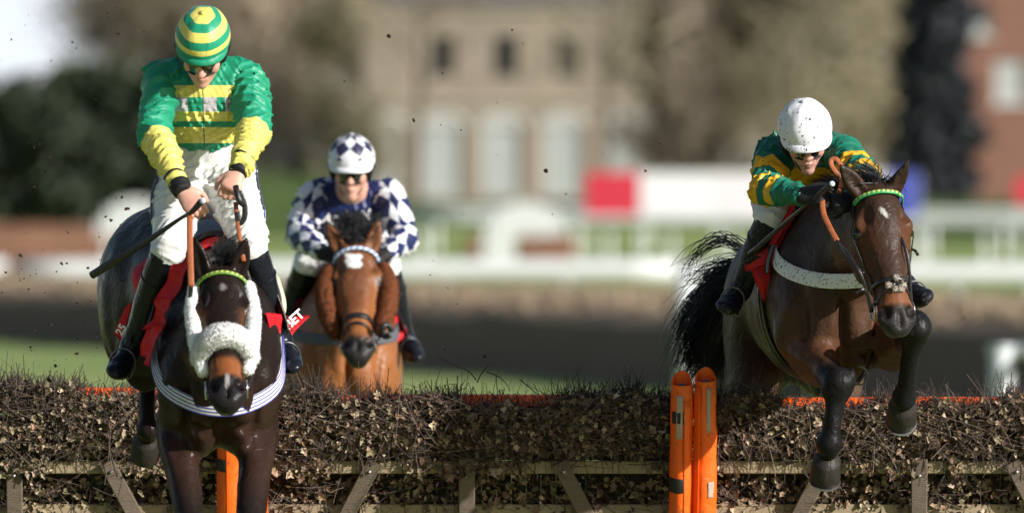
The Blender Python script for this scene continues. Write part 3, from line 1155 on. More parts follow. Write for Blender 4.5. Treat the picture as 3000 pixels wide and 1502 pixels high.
# far wood closing the view
def far_wood():
    rg = np.random.default_rng(77)
    n = 15000
    x = rg.uniform(-52, 62, n)
    hmax = np.where(x < -15.6 + rg.normal(size=n) * .6, 4.2, 22.0)
    d = rg.uniform(425, 470, n)
    q = np.stack([x * d / 420, d - 40, 3.4 + rg.uniform(0, 1, n) * hmax], 1)
    dd = rows_unit(rg.normal(size=(n, 3)) * V(.4, .4, 0) + V(0, 0, 1))
    s = rows_orth(rg.normal(size=(n, 3)), dd) * rg.uniform(.05, .13, (n, 1))
    ln = rg.uniform(1.2, 3.0, (n, 1))
    quad = np.stack([q - s, q + s, q + dd * ln + s * .3, q + dd * ln - s * .3], 1)
    cc = V(.17, .14, .11) + (V(.30, .25, .19) - V(.17, .14, .11)) * rg.uniform(size=(n, 1))
    o = mesh('far_wood', quad.reshape(-1, 3), np.arange(4 * n).reshape(-1, 4), TWIGS, None, loc=V(0, 400, 3.4), smooth=False, col=np.repeat(cc, 4, 0))
    set_props(o, 'far wood of bare brown trees closing the view', 'wood', kind='stuff')
far_wood()

# ------------------------------------------------------------------ the hurdle
WOOD = simple('weathered timber', (.13, .10, .075), .8, .25, .35, 9, .5, 40, stretch=(1, 1, 6))
WOODPALE = simple('pale rail timber', (.29, .225, .14), .75, .3, .22, 6, .4, 60, stretch=(.25, 2, 2))
ORANGE = None
def orange_material():
    m = Mat('orange padded vinyl', .42, .45)
    c = m.vary((.88, .115, .007), .12, 6, 3)
    n = m.noise(34, 3)
    c = m.mix(n.smooth(.62, .70) * .55, c, (.16, .06, .02))
    sc = m.noise(9, 4, .65, stretch=(1, 1, .25))
    c = m.mix(sc.smooth(.55, .75) * .35, c, (.80, .24, .05))
    m.base(c)
    m.bump(m.noise(14, 2, dist=.6), .35, .02)
    return m.m
ORANGE = orange_material()
FOAMDARK = simple('dark foam core', (.03, .034, .045), .7, .3, .3, 20, .4, 50)
WHITETAPE = simple('dull pale strip', (.40, .30, .25), .5, .4, .15, 20)
BLACKTAPE = simple('black strap', (.012, .012, .012), .5, .4, .3, 30)
def leaf_material():
    m = Mat('dry leaves', .62, .35)
    m.base(m.vary(m.colattr('Col'), .35, 45, 4))
    m.bump(m.noise(120, 3), .4, .004)
    return m.m
LEAFM = leaf_material()
def leaf_single_material(name, col):
    m = Mat(name, .6, .35)
    m.base(m.vary(col, .4, 60, 4))
    m.bump(m.noise(150, 3), .4, .003)
    return m.m
LEAF_COLS = [(.30, .190, .120), (.16, .093, .060), (.46, .345, .240), (.25, .200, .120), (.08, .050, .035)]
LEAF_MATS = [leaf_single_material('dry leaf %s' % n, c) for n, c in zip(('tan', 'brown', 'pale', 'olive', 'umber'), LEAF_COLS)]
TWIGM = simple('birch twigs', (.034, .023, .018), .6, .4, .4, 20)
STEMM = simple('pale birch stems', (.15, .105, .082), .6, .4, .35, 20)
def leaf_shape(seed):
    """curled lobed leaf about 1 unit long: outline of 9 points round a midrib"""
    rg = np.random.default_rng(seed)
    out = [(0, 0), (.36, .10), (.30, .34), (.52, .48), (.26, .62), (.16, .82), (0, 1.05), (-.16, .82), (-.26, .62), (-.52, .48), (-.30, .34), (-.36, .10)]
    cu, fo, tw = rg.uniform(.5, 1.3), rg.uniform(.3, .9), rg.normal() * .4
    v = []
    for x, y in out + [(0, .25), (0, .55)]:
        x *= rg.uniform(.8, 1.1)
        z = fo * abs(x) * .8 + cu * .35 * (y - .4) ** 2 + tw * x * (y - .3) + rg.normal() * .03
        v.append((x, y, z))
    m0, m1 = 12, 13
    f = [(0, 1, m0), (1, 2, m0), (2, m1, m0), (2, 3, m1), (3, 4, m1), (4, 5, m1), (5, 6, m1), (6, 7, m1), (7, 8, m1), (8, 9, m1), (9, 10, m1), (10, m0, m1), (10, 11, m0), (11, 0, m0)]
    return np.array(v), np.array(f)
LEAVES = [leaf_shape(i) for i in range(6)]
LEAF_ME = {}
for k, (v, f) in enumerate(LEAVES):
    for j, lm in enumerate(LEAF_MATS):
        me = mesh_data('leaf', v, f, False)
        me.materials.append(lm)
        LEAF_ME[(k, j)] = me

def hpos(x, z, proud):
    return V(x, (1.0 - z) * .22 - proud, z)

def rand_rot(rg, spread=1.0):
    """leaf blade roughly facing the camera, hanging"""
    n = nrm(V(rg.normal() * 1.0 * spread, -1, rg.normal() * .9 * spread + .15))
    d = orth(V(rg.normal(), rg.normal() * .4, rg.normal() - .55), n)
    s = np.cross(d, n)
    return np.stack([s, d, n], 1)

def hurdle_panel(xc, width, label, seed, olive=0.0, top=1.0):
    rg = np.random.default_rng(seed)
    x0, x1 = xc - width / 2 + .012, xc + width / 2 - .012
    root = empty('hurdle', (xc, .22, 0), label, 'hurdle', 'hurdle panels of the flight')
    # frame: uprights, rails, raking stakes
    def timber(name, a, b, w, h, mat, up=(0, 1, 0)):
        mb = MB(); mb.beam(a, b, w, h, up, bev=.004)
        return mb.build(name, mat, root)
    timber('upright', hpos(xc, -.02, .095), hpos(xc, .76, .095), .033, .016, WOOD)
    mb = MB(); mb.tube([hpos(xc, .690, .106), hpos(xc, .690, .128)], .007, 8); mb.build('bolt', STEELB, root, smooth=True)
    for q in (-1, 1):
        timber('stake', hpos(xc + q * .375, .745, .098), hpos(xc + q * .74, .05, .098), .032, .015, WOOD)
        mb = MB(); mb.tube([hpos(xc + q * .395, .706, .112), hpos(xc + q * .395, .706, .130)], .007, 8); mb.build('bolt', STEELB, root, smooth=True)
    timber('rail', hpos(x0, .724, .052), hpos(x1, .724, .052), .022, .026, WOODPALE, up=(0, 0, 1))
    timber('rail', hpos(x0, .548, .030), hpos(x1, .548, .030), .020, .024, WOODPALE, up=(0, 0, 1))
    timber('rail', hpos(x0, .20, .030), hpos(x1, .20, .030), .020, .024, WOODPALE, up=(0, 0, 1))
    # orange padded top bar behind the brush
    mb = MB()
    mb.tube([V(x0, .13, top - .047), V(xc, .13, top - .040), V(x1, .13, top - .047)], [.052, .054, .052], 14, sub=5)
    mb.build('padded_bar', ORANGE, root, smooth=True)
    # packed brush core, coloured darker to paint the shade in the gaps
    mb = MB()
    n = 30
    for (z0, z1, d0, d1) in ((.752, top - .085, -.10, .030), (.02, .760, -.10, .000)):
        for i in range(n):
            xa, xb = lerp(x0, x1, i / n), lerp(x0, x1, (i + 1) / n) - .001
            j = rg.normal() * .008
            a, b = hpos(0, z0, d1), hpos(0, z1 + rg.normal() * .015, d1)
            mb.add([(xa, a[1] + j, z0), (xb, a[1] + j, z0), (xb, b[1] + j, b[2]), (xa, b[1] + j, b[2]), (xa, a[1] + .11, z0), (xb, a[1] + .11, z0), (xb, b[1] + .11, b[2]), (xa, b[1] + .11, b[2])],
                   [(0, 1, 2, 3), (4, 7, 6, 5), (3, 2, 6, 7), (0, 4, 5, 1), (1, 5, 6, 2), (0, 3, 7, 4)])
    o = mb.build('brush_core', simple('packed brush', (.032, .022, .016), .85, .2, .6, 50, .8, 90), root)
    o['kind'] = 'stuff'
    # twigs
    ntop, nface = int(1700 * width), int(800 * width)
    ph = rg.uniform(0, 6, 4)
    def ridge(x):
        return top + .022 * math.sin(x * 4.2 + ph[0]) + .018 * math.sin(x * 10 + ph[1]) + .014 * math.sin(x * 25 + ph[2]) + .010 * math.sin(x * 61 + ph[3])
    TP, TR, FP, FR = [], [], [], []
    for i in range(ntop):
        x = rg.uniform(x0, x1)
        z0 = ridge(x) - rg.uniform(.06, .12)
        p = hpos(x, z0, rg.uniform(-.16, .09))
        L = rg.uniform(.07, .125) * (1 + .55 * (rg.uniform() < .05))
        d = nrm(V(rg.normal() * .42, rg.normal() * .25, 1))
        b = rg.normal(size=3) * .014
        r = rg.uniform(.0013, .0028)
        TP.append([p, p + d * L * .5 + b, p + d * L + b * .5]); TR.append([r, r * .9, r * .7])
    for i in range(nface):
        x = rg.uniform(x0, x1)
        up = rg.uniform() < .72
        z = rg.uniform(.76, ridge(x)) if up else rg.uniform(.30, .69)
        p = hpos(x, z, rg.uniform(.03, .13) if up else rg.uniform(0, .05))
        vert = rg.uniform() < .45
        d = nrm(V(rg.normal() * (.35 if vert else 1), rg.normal() * .25, rg.normal() * .4 + (1.1 if vert else .15)))
        L = rg.uniform(.08, .30)
        b = rg.normal(size=3) * V(.03, .008, .03)
        r = rg.uniform(.0010, .0023)
        a_, m_, e_ = p - d * L / 2, p + b, p + d * L / 2 + b * .3
        FP.append([a_ * (1 - t) ** 2 + 2 * m_ * t * (1 - t) + e_ * t * t for t in (0, .17, .33, .5, .67, .83, 1)]); FR.append(np.linspace(r, r * .5, 7))
    v1, f1 = batch_tubes(TP, TR)
    v2, f2 = batch_tubes(FP, FR)
    o = mesh('brush_twigs', np.concatenate([v1, v2]), np.concatenate([f1, f2 + len(v1)]), TWIGM, root)
    o['kind'] = 'stuff'
    # pale curved stems lying over the face of the brush
    SP, SR = [], []
    for i in range(int(200 * width)):
        x = rg.uniform(x0, x1)
        up = rg.uniform() < .75
        z = rg.uniform(.78, ridge(x) + .01) if up else rg.uniform(.45, .69)
        p = hpos(x, z, rg.uniform(.09, .150) if up else rg.uniform(.04, .075))
        d = nrm(V(rg.normal(), rg.normal() * .15, rg.normal() * .5 + .25))
        L = rg.uniform(.10, .34)
        b = rg.normal(size=3) * V(.035, .008, .035)
        r = rg.uniform(.0010, .0019)
        a_, m_, e_ = p - d * L / 2, p + b, p + d * L / 2 + b * .3
        SP.append([a_ * (1 - t) ** 2 + 2 * m_ * t * (1 - t) + e_ * t * t for t in (0, .17, .33, .5, .67, .83, 1)]); SR.append(np.linspace(r, r * .45, 7))
    v1, f1 = batch_tubes(SP, SR)
    o = mesh('brush_stems', v1, f1, STEMM, root)
    o['kind'] = 'stuff'
    # leaves: the rest as one part, the largest and outermost as single leaves
    NL = int(4300 * width)
    vs, fs, cs = [], [], []
    cnt = 0
    singles = []
    for i in range(NL):
        x = rg.uniform(x0, x1)
        u = rg.uniform()
        if u < .63:
            z = rg.uniform(.768, ridge(x) - .004)
            pr = .03 + .10 * rg.uniform() ** .8 * (1 - .35 * max(0, (z - .9) / .1)) * min(1, .55 + (z - .768) / .09)
        elif u < .90:
            z = rg.uniform(.36, .686)
            pr = rg.uniform(.004, .062)
        else:
            z = rg.uniform(.69, .765)
            pr = rg.uniform(.085, .125)
            if math.sin(x * 7.3 + ph[3]) + .6 * math.sin(x * 17.1 + ph[2]) < .1:
                z = rg.uniform(.77, ridge(x))
        sc = (.012 + .026 * rg.uniform() ** 1.6) * (1.0 if z > .72 else 1.1)
        R = rand_rot(rg)
        p = hpos(x, z, pr)
        k = rg.integers(0, len(LEAVES))
        w = rg.uniform()
        cl = LEAF_COLS[3] if rg.uniform() < olive else LEAF_COLS[rg.integers(0, 5)]
        if sc > .028 and pr > (.085 if z > .72 else .045) and len(singles) < 280 and rg.uniform() < .6:
            singles.append((p, R, sc * 1.12, k, rg.integers(0, 5) if rg.uniform() > olive else 3))
            continue
        lv, lf = LEAVES[k]
        vs.append((lv * sc) @ R.T + p)
        fs.append(lf + cnt)
        cnt += len(lv)
        cs.append(np.tile(V(cl) * rg.uniform(.35, 1.2), (len(lv), 1)))
    o = mesh('leaf_mass', np.concatenate(vs), np.concatenate(fs), LEAFM, root, smooth=False, col=np.concatenate(cs))
    o['kind'] = 'stuff'
    po = origin_of(root)
    for p, R, sc, k, j in singles:
        o = bpy.data.objects.new('leaf', LEAF_ME[(int(k), int(j))])
        M = np.eye(4)
        M[:3, :3] = R * sc
        M[:3, 3] = p - po
        o.parent = root
        o.matrix_local = Matrix(M.tolist())
        COL.objects.link(o)
    return root
STEELB = simple('bolt steel', (.5, .5, .48), .35, .5, .2, 30, metal=.9)
PW = 1.84
XJ = (2030 - 1500) / 720.0      # joint of two panels
hurdle_panel(XJ - PW / 2, PW, 'middle hurdle panel, brown brush between the two orange posts', 1, .05, 1.005)
hurdle_panel(XJ - 1.5 * PW, PW, 'leafy olive brown hurdle panel behind the near black horse', 2, .42, 1.035)
hurdle_panel(XJ + PW / 2, PW, 'hurdle panel under the dark bay horse with brush sloping away', 3, .12, .995)

# long loose twigs standing above the brush
def loose_twig(pts, label):
    mb = MB()
    mb.tube([at(*p) for p in pts], [.0026, .0022, .0017, .0010][:len(pts)], 5, sub=5)
    o = mb.build('twig', TWIGM, smooth=True)
    set_props(o, label, 'twig', 'long twigs sticking out of the brush')
loose_twig([(1395, 1112, .05), (1370, 1085, .02), (1325, 1068, .0), (1281, 1042, -.02)], 'longest pale twig arching up over the middle hurdle panel')
loose_twig([(1398, 1120, .05), (1408, 1098, .03), (1425, 1075, .02), (1432, 1064, .02)], 'forked twig standing upright beside the longest pale twig')
loose_twig([(1425, 1090, .04), (1455, 1100, .04), (1480, 1120, .05), (1495, 1145, .05)], 'thin twig drooping away from the upright forked twig')
loose_twig([(1522, 1110, .03), (1545, 1130, .04), (1570, 1150, .05), (1590, 1165, .06)], 'slanting twig above the brush halfway to the orange post')
loose_twig([(2700, 1190, -.02), (2725, 1170, -.04), (2748, 1152, -.05), (2757, 1150, -.05)], 'twig leaning out beside the folded hoof of the bay horse')
loose_twig([(2590, 1160, -.02), (2583, 1125, -.03), (2588, 1098, -.04)], 'broken twig upright under the muzzle of the bay horse')

# orange padded posts at the panel joints
def padded_post(base, top, r, label, strips, tilt=0.0):
    base, top = V(base), V(top)
    root = empty('padded_post', base, label, 'post', 'orange padded posts of the flight')
    t = nrm(top - base)
    n = 28
    ang = np.linspace(0, 2 * math.pi, n, endpoint=False)
    fwd = orth((0, -1, 0), t)
    side = np.cross(t, fwd)
    L = np.linalg.norm(top - base)
    rings = []
    m = 22
    for i in range(m + 1):
        u = i / m
        rr = r * (1.28 - .28 * u ** .7) * (1 + .02 * math.sin(u * 19 + base[0] * 7))
        c = lerp(base, top, u)
        lip = np.where(i == m, 1.0, 1.0)
        sq = (1 + .06 * np.cos(4 * ang + 1.0)) * np.where(np.cos(ang) > 0, 1 - .12 * np.cos(ang) ** 2, 1)
        back = (np.cos(ang) < 0)
        lift = (u ** 6) * .045 * np.where(back, -np.cos(ang), 0)
        rings.append(c + rr * (sq * np.cos(ang))[:, None] * fwd + rr * (sq * np.sin(ang))[:, None] * side + t * lift[:, None])
    inner = []
    for k, dep in ((.82, 0), (.80, -.05), (.78, -.14)):
        lift = .045 * np.where(np.cos(ang) < 0, -np.cos(ang), 0) if dep == 0 else 0
        inner.append(top + t * dep + r * k * np.cos(ang)[:, None] * fwd + r * k * np.sin(ang)[:, None] * side + t * (np.asarray(lift) * np.ones(n))[:, None])
    v = np.concatenate(rings + inner)
    M = m + 1 + 3
    f = [(i * n + j, i * n + (j + 1) % n, (i + 1) * n + (j + 1) % n, (i + 1) * n + j) for i in range(M - 1) for j in range(n)]
    dn = waves(int(abs(base[0]) * 1000) % 97, 5, 30, .5)
    v = v + (dn(v) * .0028)[:, None] * fwd + (np.roll(dn(v + .3), 0) * .002)[:, None] * side
    o = mesh('sleeve', v, f, ORANGE, root)
    smooth_by_angle(o, 55)
    # foam core seen inside the open top
    mb = MB()
    mb.tube([top - t * .13, top - t * .045, top - t * .035], [r * .62, r * .62, r * .5], 10)
    mb.build('foam_core', FOAMDARK, root)
    mb = MB()
    mb.tube([top - t * .05 + fwd * r * .1, top + t * .0 + fwd * .0], [.018, .016], 6)
    mb.build('wrapped_end', simple('grey blue wrap', (.10, .12, .16), .5), root)
    # seam flap and strips on the front
    for (a0, wd, u0, u1, mt, nm, pr) in strips:
        pts, nor = [], []
        if nm == 'black_strap':
            for a in np.linspace(a0 - 1.0, a0 + .75, 14):
                u = (u0 + u1) / 2
                d = math.cos(a) * fwd + math.sin(a) * side
                pts.append(lerp(base, top, u) + d * (r * (1.28 - .28 * u ** .7) + pr) * (1 + .06 * math.cos(4 * a + 1.0)) * (1 - (.12 * math.cos(a) ** 2 if math.cos(a) > 0 else 0)))
                nor.append(d)
            mb = MB(); mb.ribbon(pts, nor, wd, .004)
            mb.build(nm, mt, root, smooth=True)
            continue
        for u in np.linspace(u0, u1, 14):
            rr = r * (1.28 - .28 * u ** .7) + pr
            a = a0
            d = math.cos(a) * fwd + math.sin(a) * side
            pts.append(lerp(base, top, u) + d * rr * (1 + .06 * math.cos(4 * a + 1.0)) * (1 - (.12 * math.cos(a) ** 2 if math.cos(a) > 0 else 0)))
            nor.append(d)
        mb = MB(); mb.ribbon(pts, nor, wd, .004)
        mb.build(nm, mt, root, smooth=True)
    return root
for (bx, tx, lab, st) in (
    (1992, 1999, 'orange padded post with pale strip, first of the pair beside the bay horse', [(.55, .030, .02, .92, ORANGE, 'seam_flap', .004), (-.25, .026, .72, .95, WHITETAPE, 'pale_strip', .002), (-.5, .060, .42, .52, BLACKTAPE, 'black_strap', .003), (-.1, .05, .80, .86, BLACKTAPE, 'black_strap', .003)]),
    (2062, 2067, 'taller orange padded post, second of the pair beside the bay horse', [(-.95, .040, .0, .97, ORANGE, 'seam_flap', .004), (.35, .018, .74, .97, WHITETAPE, 'pale_strip', .002), (.62, .030, .40, .48, WHITETAPE, 'pale_strip', .003)]),
    (672, 668, 'orange padded post seen between the forelegs of the near black horse', [(.2, .035, .02, .95, ORANGE, 'seam_flap', .004), (-.6, .05, .62, .72, BLACKTAPE, 'black_strap', .003)]),
    (752, 746, 'orange padded post half hidden by the near black foreleg', [(.3, .035, .02, .95, ORANGE, 'seam_flap', .004)]),
):
    hi = (1124 if bx < 2020 else 1113) if bx > 1000 else 1200
    b, t = at(bx, 1540, -.02), at(tx, hi, -.20)
    b[2] = .30
    padded_post(b, t, .042, lab, st)
# ------------------------------------------------------------------ horses
def coat_material(name, rough=0.36, spec=0.5, patch=0.3, big=0.40):
    m = Mat(name, rough, spec)
    c = m.colattr('Col')
    c = m.vary(c, patch, 5.0, 5)
    c = m.vary(c, 0.16, 90.0, 2, stretch=(1, 1, 0.25))
    m.base(c)
    r = m.noise(9.0, 4)
    m.rough(((r - 0.5) * 0.6 + (m.noise(55.0, 2) - .5) * .25 + rough).max(.27))
    m.bump(m.noise(320.0, 2, stretch=(1, 1, 0.3)), 0.08, 0.002)
    m.bump(m.noise(46.0, 4, dist=0.4), 0.34, 0.007)
    vn = (m.noise(6.5, 2, .4, dist=.7) - .5).abs()
    m.bump(1.0 - vn.smooth(.0, .028), 0.22, 0.006)
    m.bump(m.noise(14.0, 3, dist=0.6), big, 0.022)
    return m.m

HOOF = simple('hoof horn', (0.022, 0.018, 0.016), 0.5, 0.25, 0.5, 30, 0.4, 70, stretch=(1, 1, 0.2))
SHOE = simple('steel shoe', (0.35, 0.35, 0.34), 0.4, 0.5, 0.2, 40, metal=0.9)
EYE = simple('eye', (0.006, 0.004, 0.003), 0.08, 0.7, 0.1)
BLACKHAIR = simple('black hair', (0.010, 0.009, 0.010), 0.38, 0.5, 0.4, 40)
LEATHER = simple('black leather', (0.012, 0.011, 0.012), 0.38, 0.5, 0.35, 40, 0.2, 120)
BROWNLEATHER = simple('tan rubber rein', (0.30, 0.085, 0.028), 0.55, 0.4, 0.25, 50, 0.3, 200)
STEEL = simple('bit steel', (0.5, 0.5, 0.5), 0.25, 0.5, 0.2, 40, metal=0.95)
FLEECE = simple('white sheepskin', (0.86, 0.855, 0.84), 0.9, 0.2, 0.05, 70, 0.5, 260)
BROWNFLEECE = simple('brown sheepskin', (0.17, 0.055, 0.022), 0.9, 0.2, 0.3, 60, 0.9, 160)

def smoothstep(a, b, x):
    t = np.clip((x - a) / (b - a), 0, 1)
    return t * t * (3 - 2 * t)

class Horse:
    def __init__(s, G, yaw, pitch):
        s.G = V(G)
        y, p = math.radians(yaw), math.radians(pitch)
        s.F = V(math.sin(y) * math.cos(p), -math.cos(y) * math.cos(p), math.sin(p))
        s.S = nrm(np.cross((0, 0, 1), s.F))
        s.U = np.cross(s.F, s.S)
        s.bend = 0.0
        s.fld = Field()
    def W(s, f, l, u):
        return s.G + s.F * f + s.S * (l + (s.bend * f * f if f < 0 else 0)) + s.U * u
    def torso(s):
        A = s.fld
        W = s.W
        A.loft([(W(.56, 0, -.14), .12, .15), (W(.46, 0, -.12), .185, .245), (W(.28, 0, -.05), .215, .325), (W(.05, 0, -.045), .245, .35),
                (W(-.22, 0, -.03), .275, .34), (W(-.48, 0, .01), .265, .305), (W(-.72, 0, .035), .27, .29), (W(-.93, 0, .01), .245, .26), (W(-1.09, 0, -.03), .15, .17)],
               up=s.U, k=.05, sub=6)
        # withers, croup, loin
        A.loft([(W(.33, 0, .20), .05, .09), (W(.12, 0, .27), .045, .07), (W(-.12, 0, .27), .06, .06)], up=s.U, k=.10, sub=2)
        for q in (-1, 1):
            # shoulder blade, pectoral, hip
            A.loft([(W(.10, q * .12, .20), .05, .07), (W(.30, q * .165, .02), .06, .12), (W(.46, q * .165, -.16), .065, .105)], up=s.F, k=.08, sub=3)
            A.ell(W(.52, q * .085, -.21), (.088, .12, .16), [s.S, s.F, s.U], k=.035)
            A.ell(W(.44, q * .06, -.33), (.075, .12, .10), [s.S, s.F, s.U], k=.04)
            A.ell(W(-.78, q * .15, -.08), (.15, .26, .27), [s.S, s.F, s.U], k=.08)
            A.ell(W(-.93, q * .11, -.2), (.13, .17, .22), [s.S, s.F, s.U], k=.08)
            # folds of the breast and forearm
            A.loft([(W(.60, q * .15, -.05), .008, .02), (W(.60, q * .135, -.20), .009, .022), (W(.50, q * .12, -.40), .010, .03)], up=s.F, k=.045, op='s', sub=2)
            A.loft([(W(.64, q * .02, -.33), .007, .02), (W(.60, q * .09, -.30), .008, .02), (W(.54, q * .16, -.32), .008, .02)], up=s.F, k=.04, op='s', sub=2)
        # groove between the breast muscles
        A.loft([(W(.66, 0, -.04), .010, .03), (W(.645, 0, -.22), .012, .035), (W(.60, 0, -.36), .014, .04)], up=s.F, k=.05, op='s', sub=2)
    def neck(s, poll, muz, nh, mids=()):
        a = nrm(V(muz) - V(poll)); n = orth(nh, a)
        A = s.fld
        W = s.W
        base = W(.22, 0, .02)
        st = [(base, .15, .27), (W(.42, 0, .09), .14, .255)]
        st += [(V(m), w, h) for m, w, h in mids]
        st += [(V(poll) - n * .085 + a * .07, .080, .105)]
        A.loft(st, up=[nrm(s.U * 1.0)] * len(st), k=.09, sub=3)
    def head(s, poll, muz, nh, scale=1.0, ears=None, ear_len=.185):
        A = s.fld
        poll, muz = V(poll), V(muz)
        a = nrm(muz - poll)
        L = np.linalg.norm(muz - poll)
        n = orth(nh, a)
        l = np.cross(a, n)          # lateral: sign checked below
        if np.dot(l, s.S) < 0:
            l = -l
        s.ha, s.hn, s.hl, s.hp, s.hL = a, n, l, poll, L
        k = scale
        def H(t, x, y):
            """t along the face, x lateral (horse's left +), y out of the face"""
            return poll + a * (t * L) + l * (x * k) + n * (y * k)
        s.H = H
        prof = [(.04, .060, .050), (.09, .080, .092), (.19, .097, .126), (.30, .104, .142), (.40, .095, .138), (.50, .079, .112), (.62, .067, .088), (.74, .061, .073), (.84, .064, .067), (.92, .066, .060), (.985, .052, .044)]
        A.loft([(H(t, 0, -h), w * k, h * k) for t, w, h in prof], up=n, k=.05, sub=2, cap=.8)
        # flat nasal bone
        A.loft([(H(.10, 0, -.034), .066 * k, .032 * k), (H(.22, 0, -.034), .080 * k, .034 * k), (H(.40, 0, -.034), .066 * k, .034 * k), (H(.62, 0, -.030), .046 * k, .031 * k), (H(.84, 0, -.030), .036 * k, .03 * k)], up=n, k=.03, sub=2)
        for q in (-1, 1):
            A.loft([(H(.18, q * .068, -.052), .026 * k, .03 * k), (H(.25, q * .092, -.050), .024 * k, .028 * k), (H(.312, q * .098, -.066), .022 * k, .024 * k)], up=n, k=.022, sub=2)   # brow ridge
            A.ell(H(.21, q * .074, -.014), (.018, .026, .016), [l, a, n], k=.03, op='s')            # hollow above the eye
            A.ell(H(.30, q * .108, -.062), (.014, .026, .020), [l, a, n], k=.012, op='s')          # socket
            A.ell(H(.39, q * .068, -.17), (.034, .105, .105), [l, a, n], k=.04)                     # jowl
            A.loft([(H(.37, q * .094, -.085), .014, .012), (H(.45, q * .082, -.072), .012, .011), (H(.56, q * .070, -.064), .008, .009)], up=l, k=.02, sub=2)  # facial crest
            A.ell(H(.895, q * .044, -.036), (.032, .052, .038), [l, a, n], k=.018)                  # nostril wall
            ra = nrm(a + l * q * .35)
            A.ell(H(.895, q * .047, .002), (.019, .035, .034), [orth(l, ra), ra, n], k=.009, op='s')
            A.ell(H(.865, q * .064, -.020), (.016, .022, .016), [l, a, n], k=.012, op='s')
        A.loft([(H(.80, 0, -.105), .040, .022), (H(.90, 0, -.108), .042, .026), (H(.975, 0, -.100), .036, .024)], up=n, k=.025, sub=2)   # lower lip, chin
        A.loft([(H(.80, -.07, -.083), .004, .004), (H(.985, 0, -.078), .005, .005), (H(.80, .07, -.083), .004, .004)], up=n, k=.012, op='s', sub=4)
        A.loft([(H(.90, 0, -.004), .004, .010), (H(.985, 0, -.012), .005, .012)], up=n, k=.02, op='s', sub=1)
        # ears
        s.ears = []
        for q, tip in zip((-1, 1), ears):
            b = H(.035, q * .056, -.060)
            tip = V(tip)
            e = tip - b
            ln = np.linalg.norm(e)
            e = e / ln
            f = orth(n + l * q * .35, e)
            w = np.cross(e, f)
            A.loft([(b - e * .02, .030, .030), (b + e * ln * .22, .036, .028), (b + e * ln * .5, .037, .023), (b + e * ln * .78, .023, .015), (b + e * ln * .98, .006, .006)], up=f, k=.022, sub=3)
            A.loft([(b + e * ln * .17 + f * .030, .012, .018), (b + e * ln * .42 + f * .028, .021, .022), (b + e * ln * .68 + f * .022, .015, .016), (b + e * ln * .88 + f * .014, .004, .006)], up=f, k=.010, op='s', sub=3)
            s.ears.append((b, tip, f, w))
    def foreleg(s, sh, el, kn, fe, ho, q, k=1.0, g=1.0):
        A = s.fld
        sh, el, kn, fe, ho = map(V, (sh, el, kn, fe, ho))
        m1 = lerp(el, kn, .35)
        fr = s.F
        fr = s.S
        A.loft([(sh, .11 * g, .085 * g), (el, .105 * g, .078 * g), (m1, .085 * g, .066 * g), (lerp(el, kn, .72), .057 * g, .049 * g)], up=fr, k=.06, sub=3)
        A.loft([(lerp(el, kn, .55), .062 * g, .052 * g), (lerp(el, kn, .85), .053 * g, .052 * g), (lerp(el, kn, .96), .056 * g, .056 * g), (kn, .055 * k, .055 * k), (lerp(kn, fe, .12), .051 * g, .053 * g), (lerp(kn, fe, .3), .042 * g, .040 * g), (lerp(kn, fe, .65), .040 * g, .033 * g), (lerp(kn, fe, .88), .043 * g, .037 * g), (fe, .048 * g, .044 * g)],
               up=fr, k=.03, sub=3)
        pa = lerp(fe, ho, .45)
        A.loft([(fe, .047 * g, .044 * g), (pa, .033, .031), (lerp(fe, ho, .72), .048 * g, .044 * g)], up=fr, k=.02, sub=3)
        A.ell(kn + nrm(s.F) * .012, (.04, .04, .045), k=.04)
        ax = nrm(kn - el)
        fo = orth(s.F - s.U * .3, ax)
        for q2 in (-1, 1):
            A.loft([(lerp(el, kn, .05) + fo * .03 + s.S * q2 * .03, .03, .03), (lerp(el, kn, .3) + fo * .045 + s.S * q2 * .028, .034, .03), (lerp(el, kn, .62) + fo * .03 + s.S * q2 * .018, .016, .016)], up=s.S, k=.02, sub=2)
            A.ell(kn + s.S * q2 * .040 * k, (.018, .02, .03), [s.S, fo, ax], k=.018)
            c_ = nrm(fe - kn)
            b_ = orth(s.F, c_) if abs(s.F @ c_) < .9 else orth(s.U, c_)
            A.loft([(lerp(kn, fe, .22) + s.S * q2 * .040 - b_ * .004, .006, .008), (lerp(kn, fe, .8) + s.S * q2 * .040 - b_ * .004, .006, .008)], up=s.S, k=.016, op='s', sub=1)
            A.ell(fe + s.S * q2 * .020 - b_ * .02, (.018, .020, .022), k=.02)
    def hindleg(s, hip, st, hk, fe, ho):
        A = s.fld
        hip, st, hk, fe, ho = map(V, (hip, st, hk, fe, ho))
        fr = s.S
        A.loft([(hip, .2, .13), (lerp(hip, st, .6), .17, .115), (st, .115, .085), (lerp(st, hk, .5), .075, .055), (lerp(st, hk, .9), .055, .042), (hk, .06, .045)], up=fr, k=.07, sub=3)
        A.loft([(hk, .058, .045), (lerp(hk, fe, .15), .048, .038), (lerp(hk, fe, .5), .040, .032), (lerp(hk, fe, .88), .042, .036), (fe, .047, .043)], up=fr, k=.03, sub=2)
        A.loft([(fe, .047, .043), (lerp(fe, ho, .45), .038, .036), (lerp(fe, ho, .72), .048, .044)], up=fr, k=.02, sub=2)

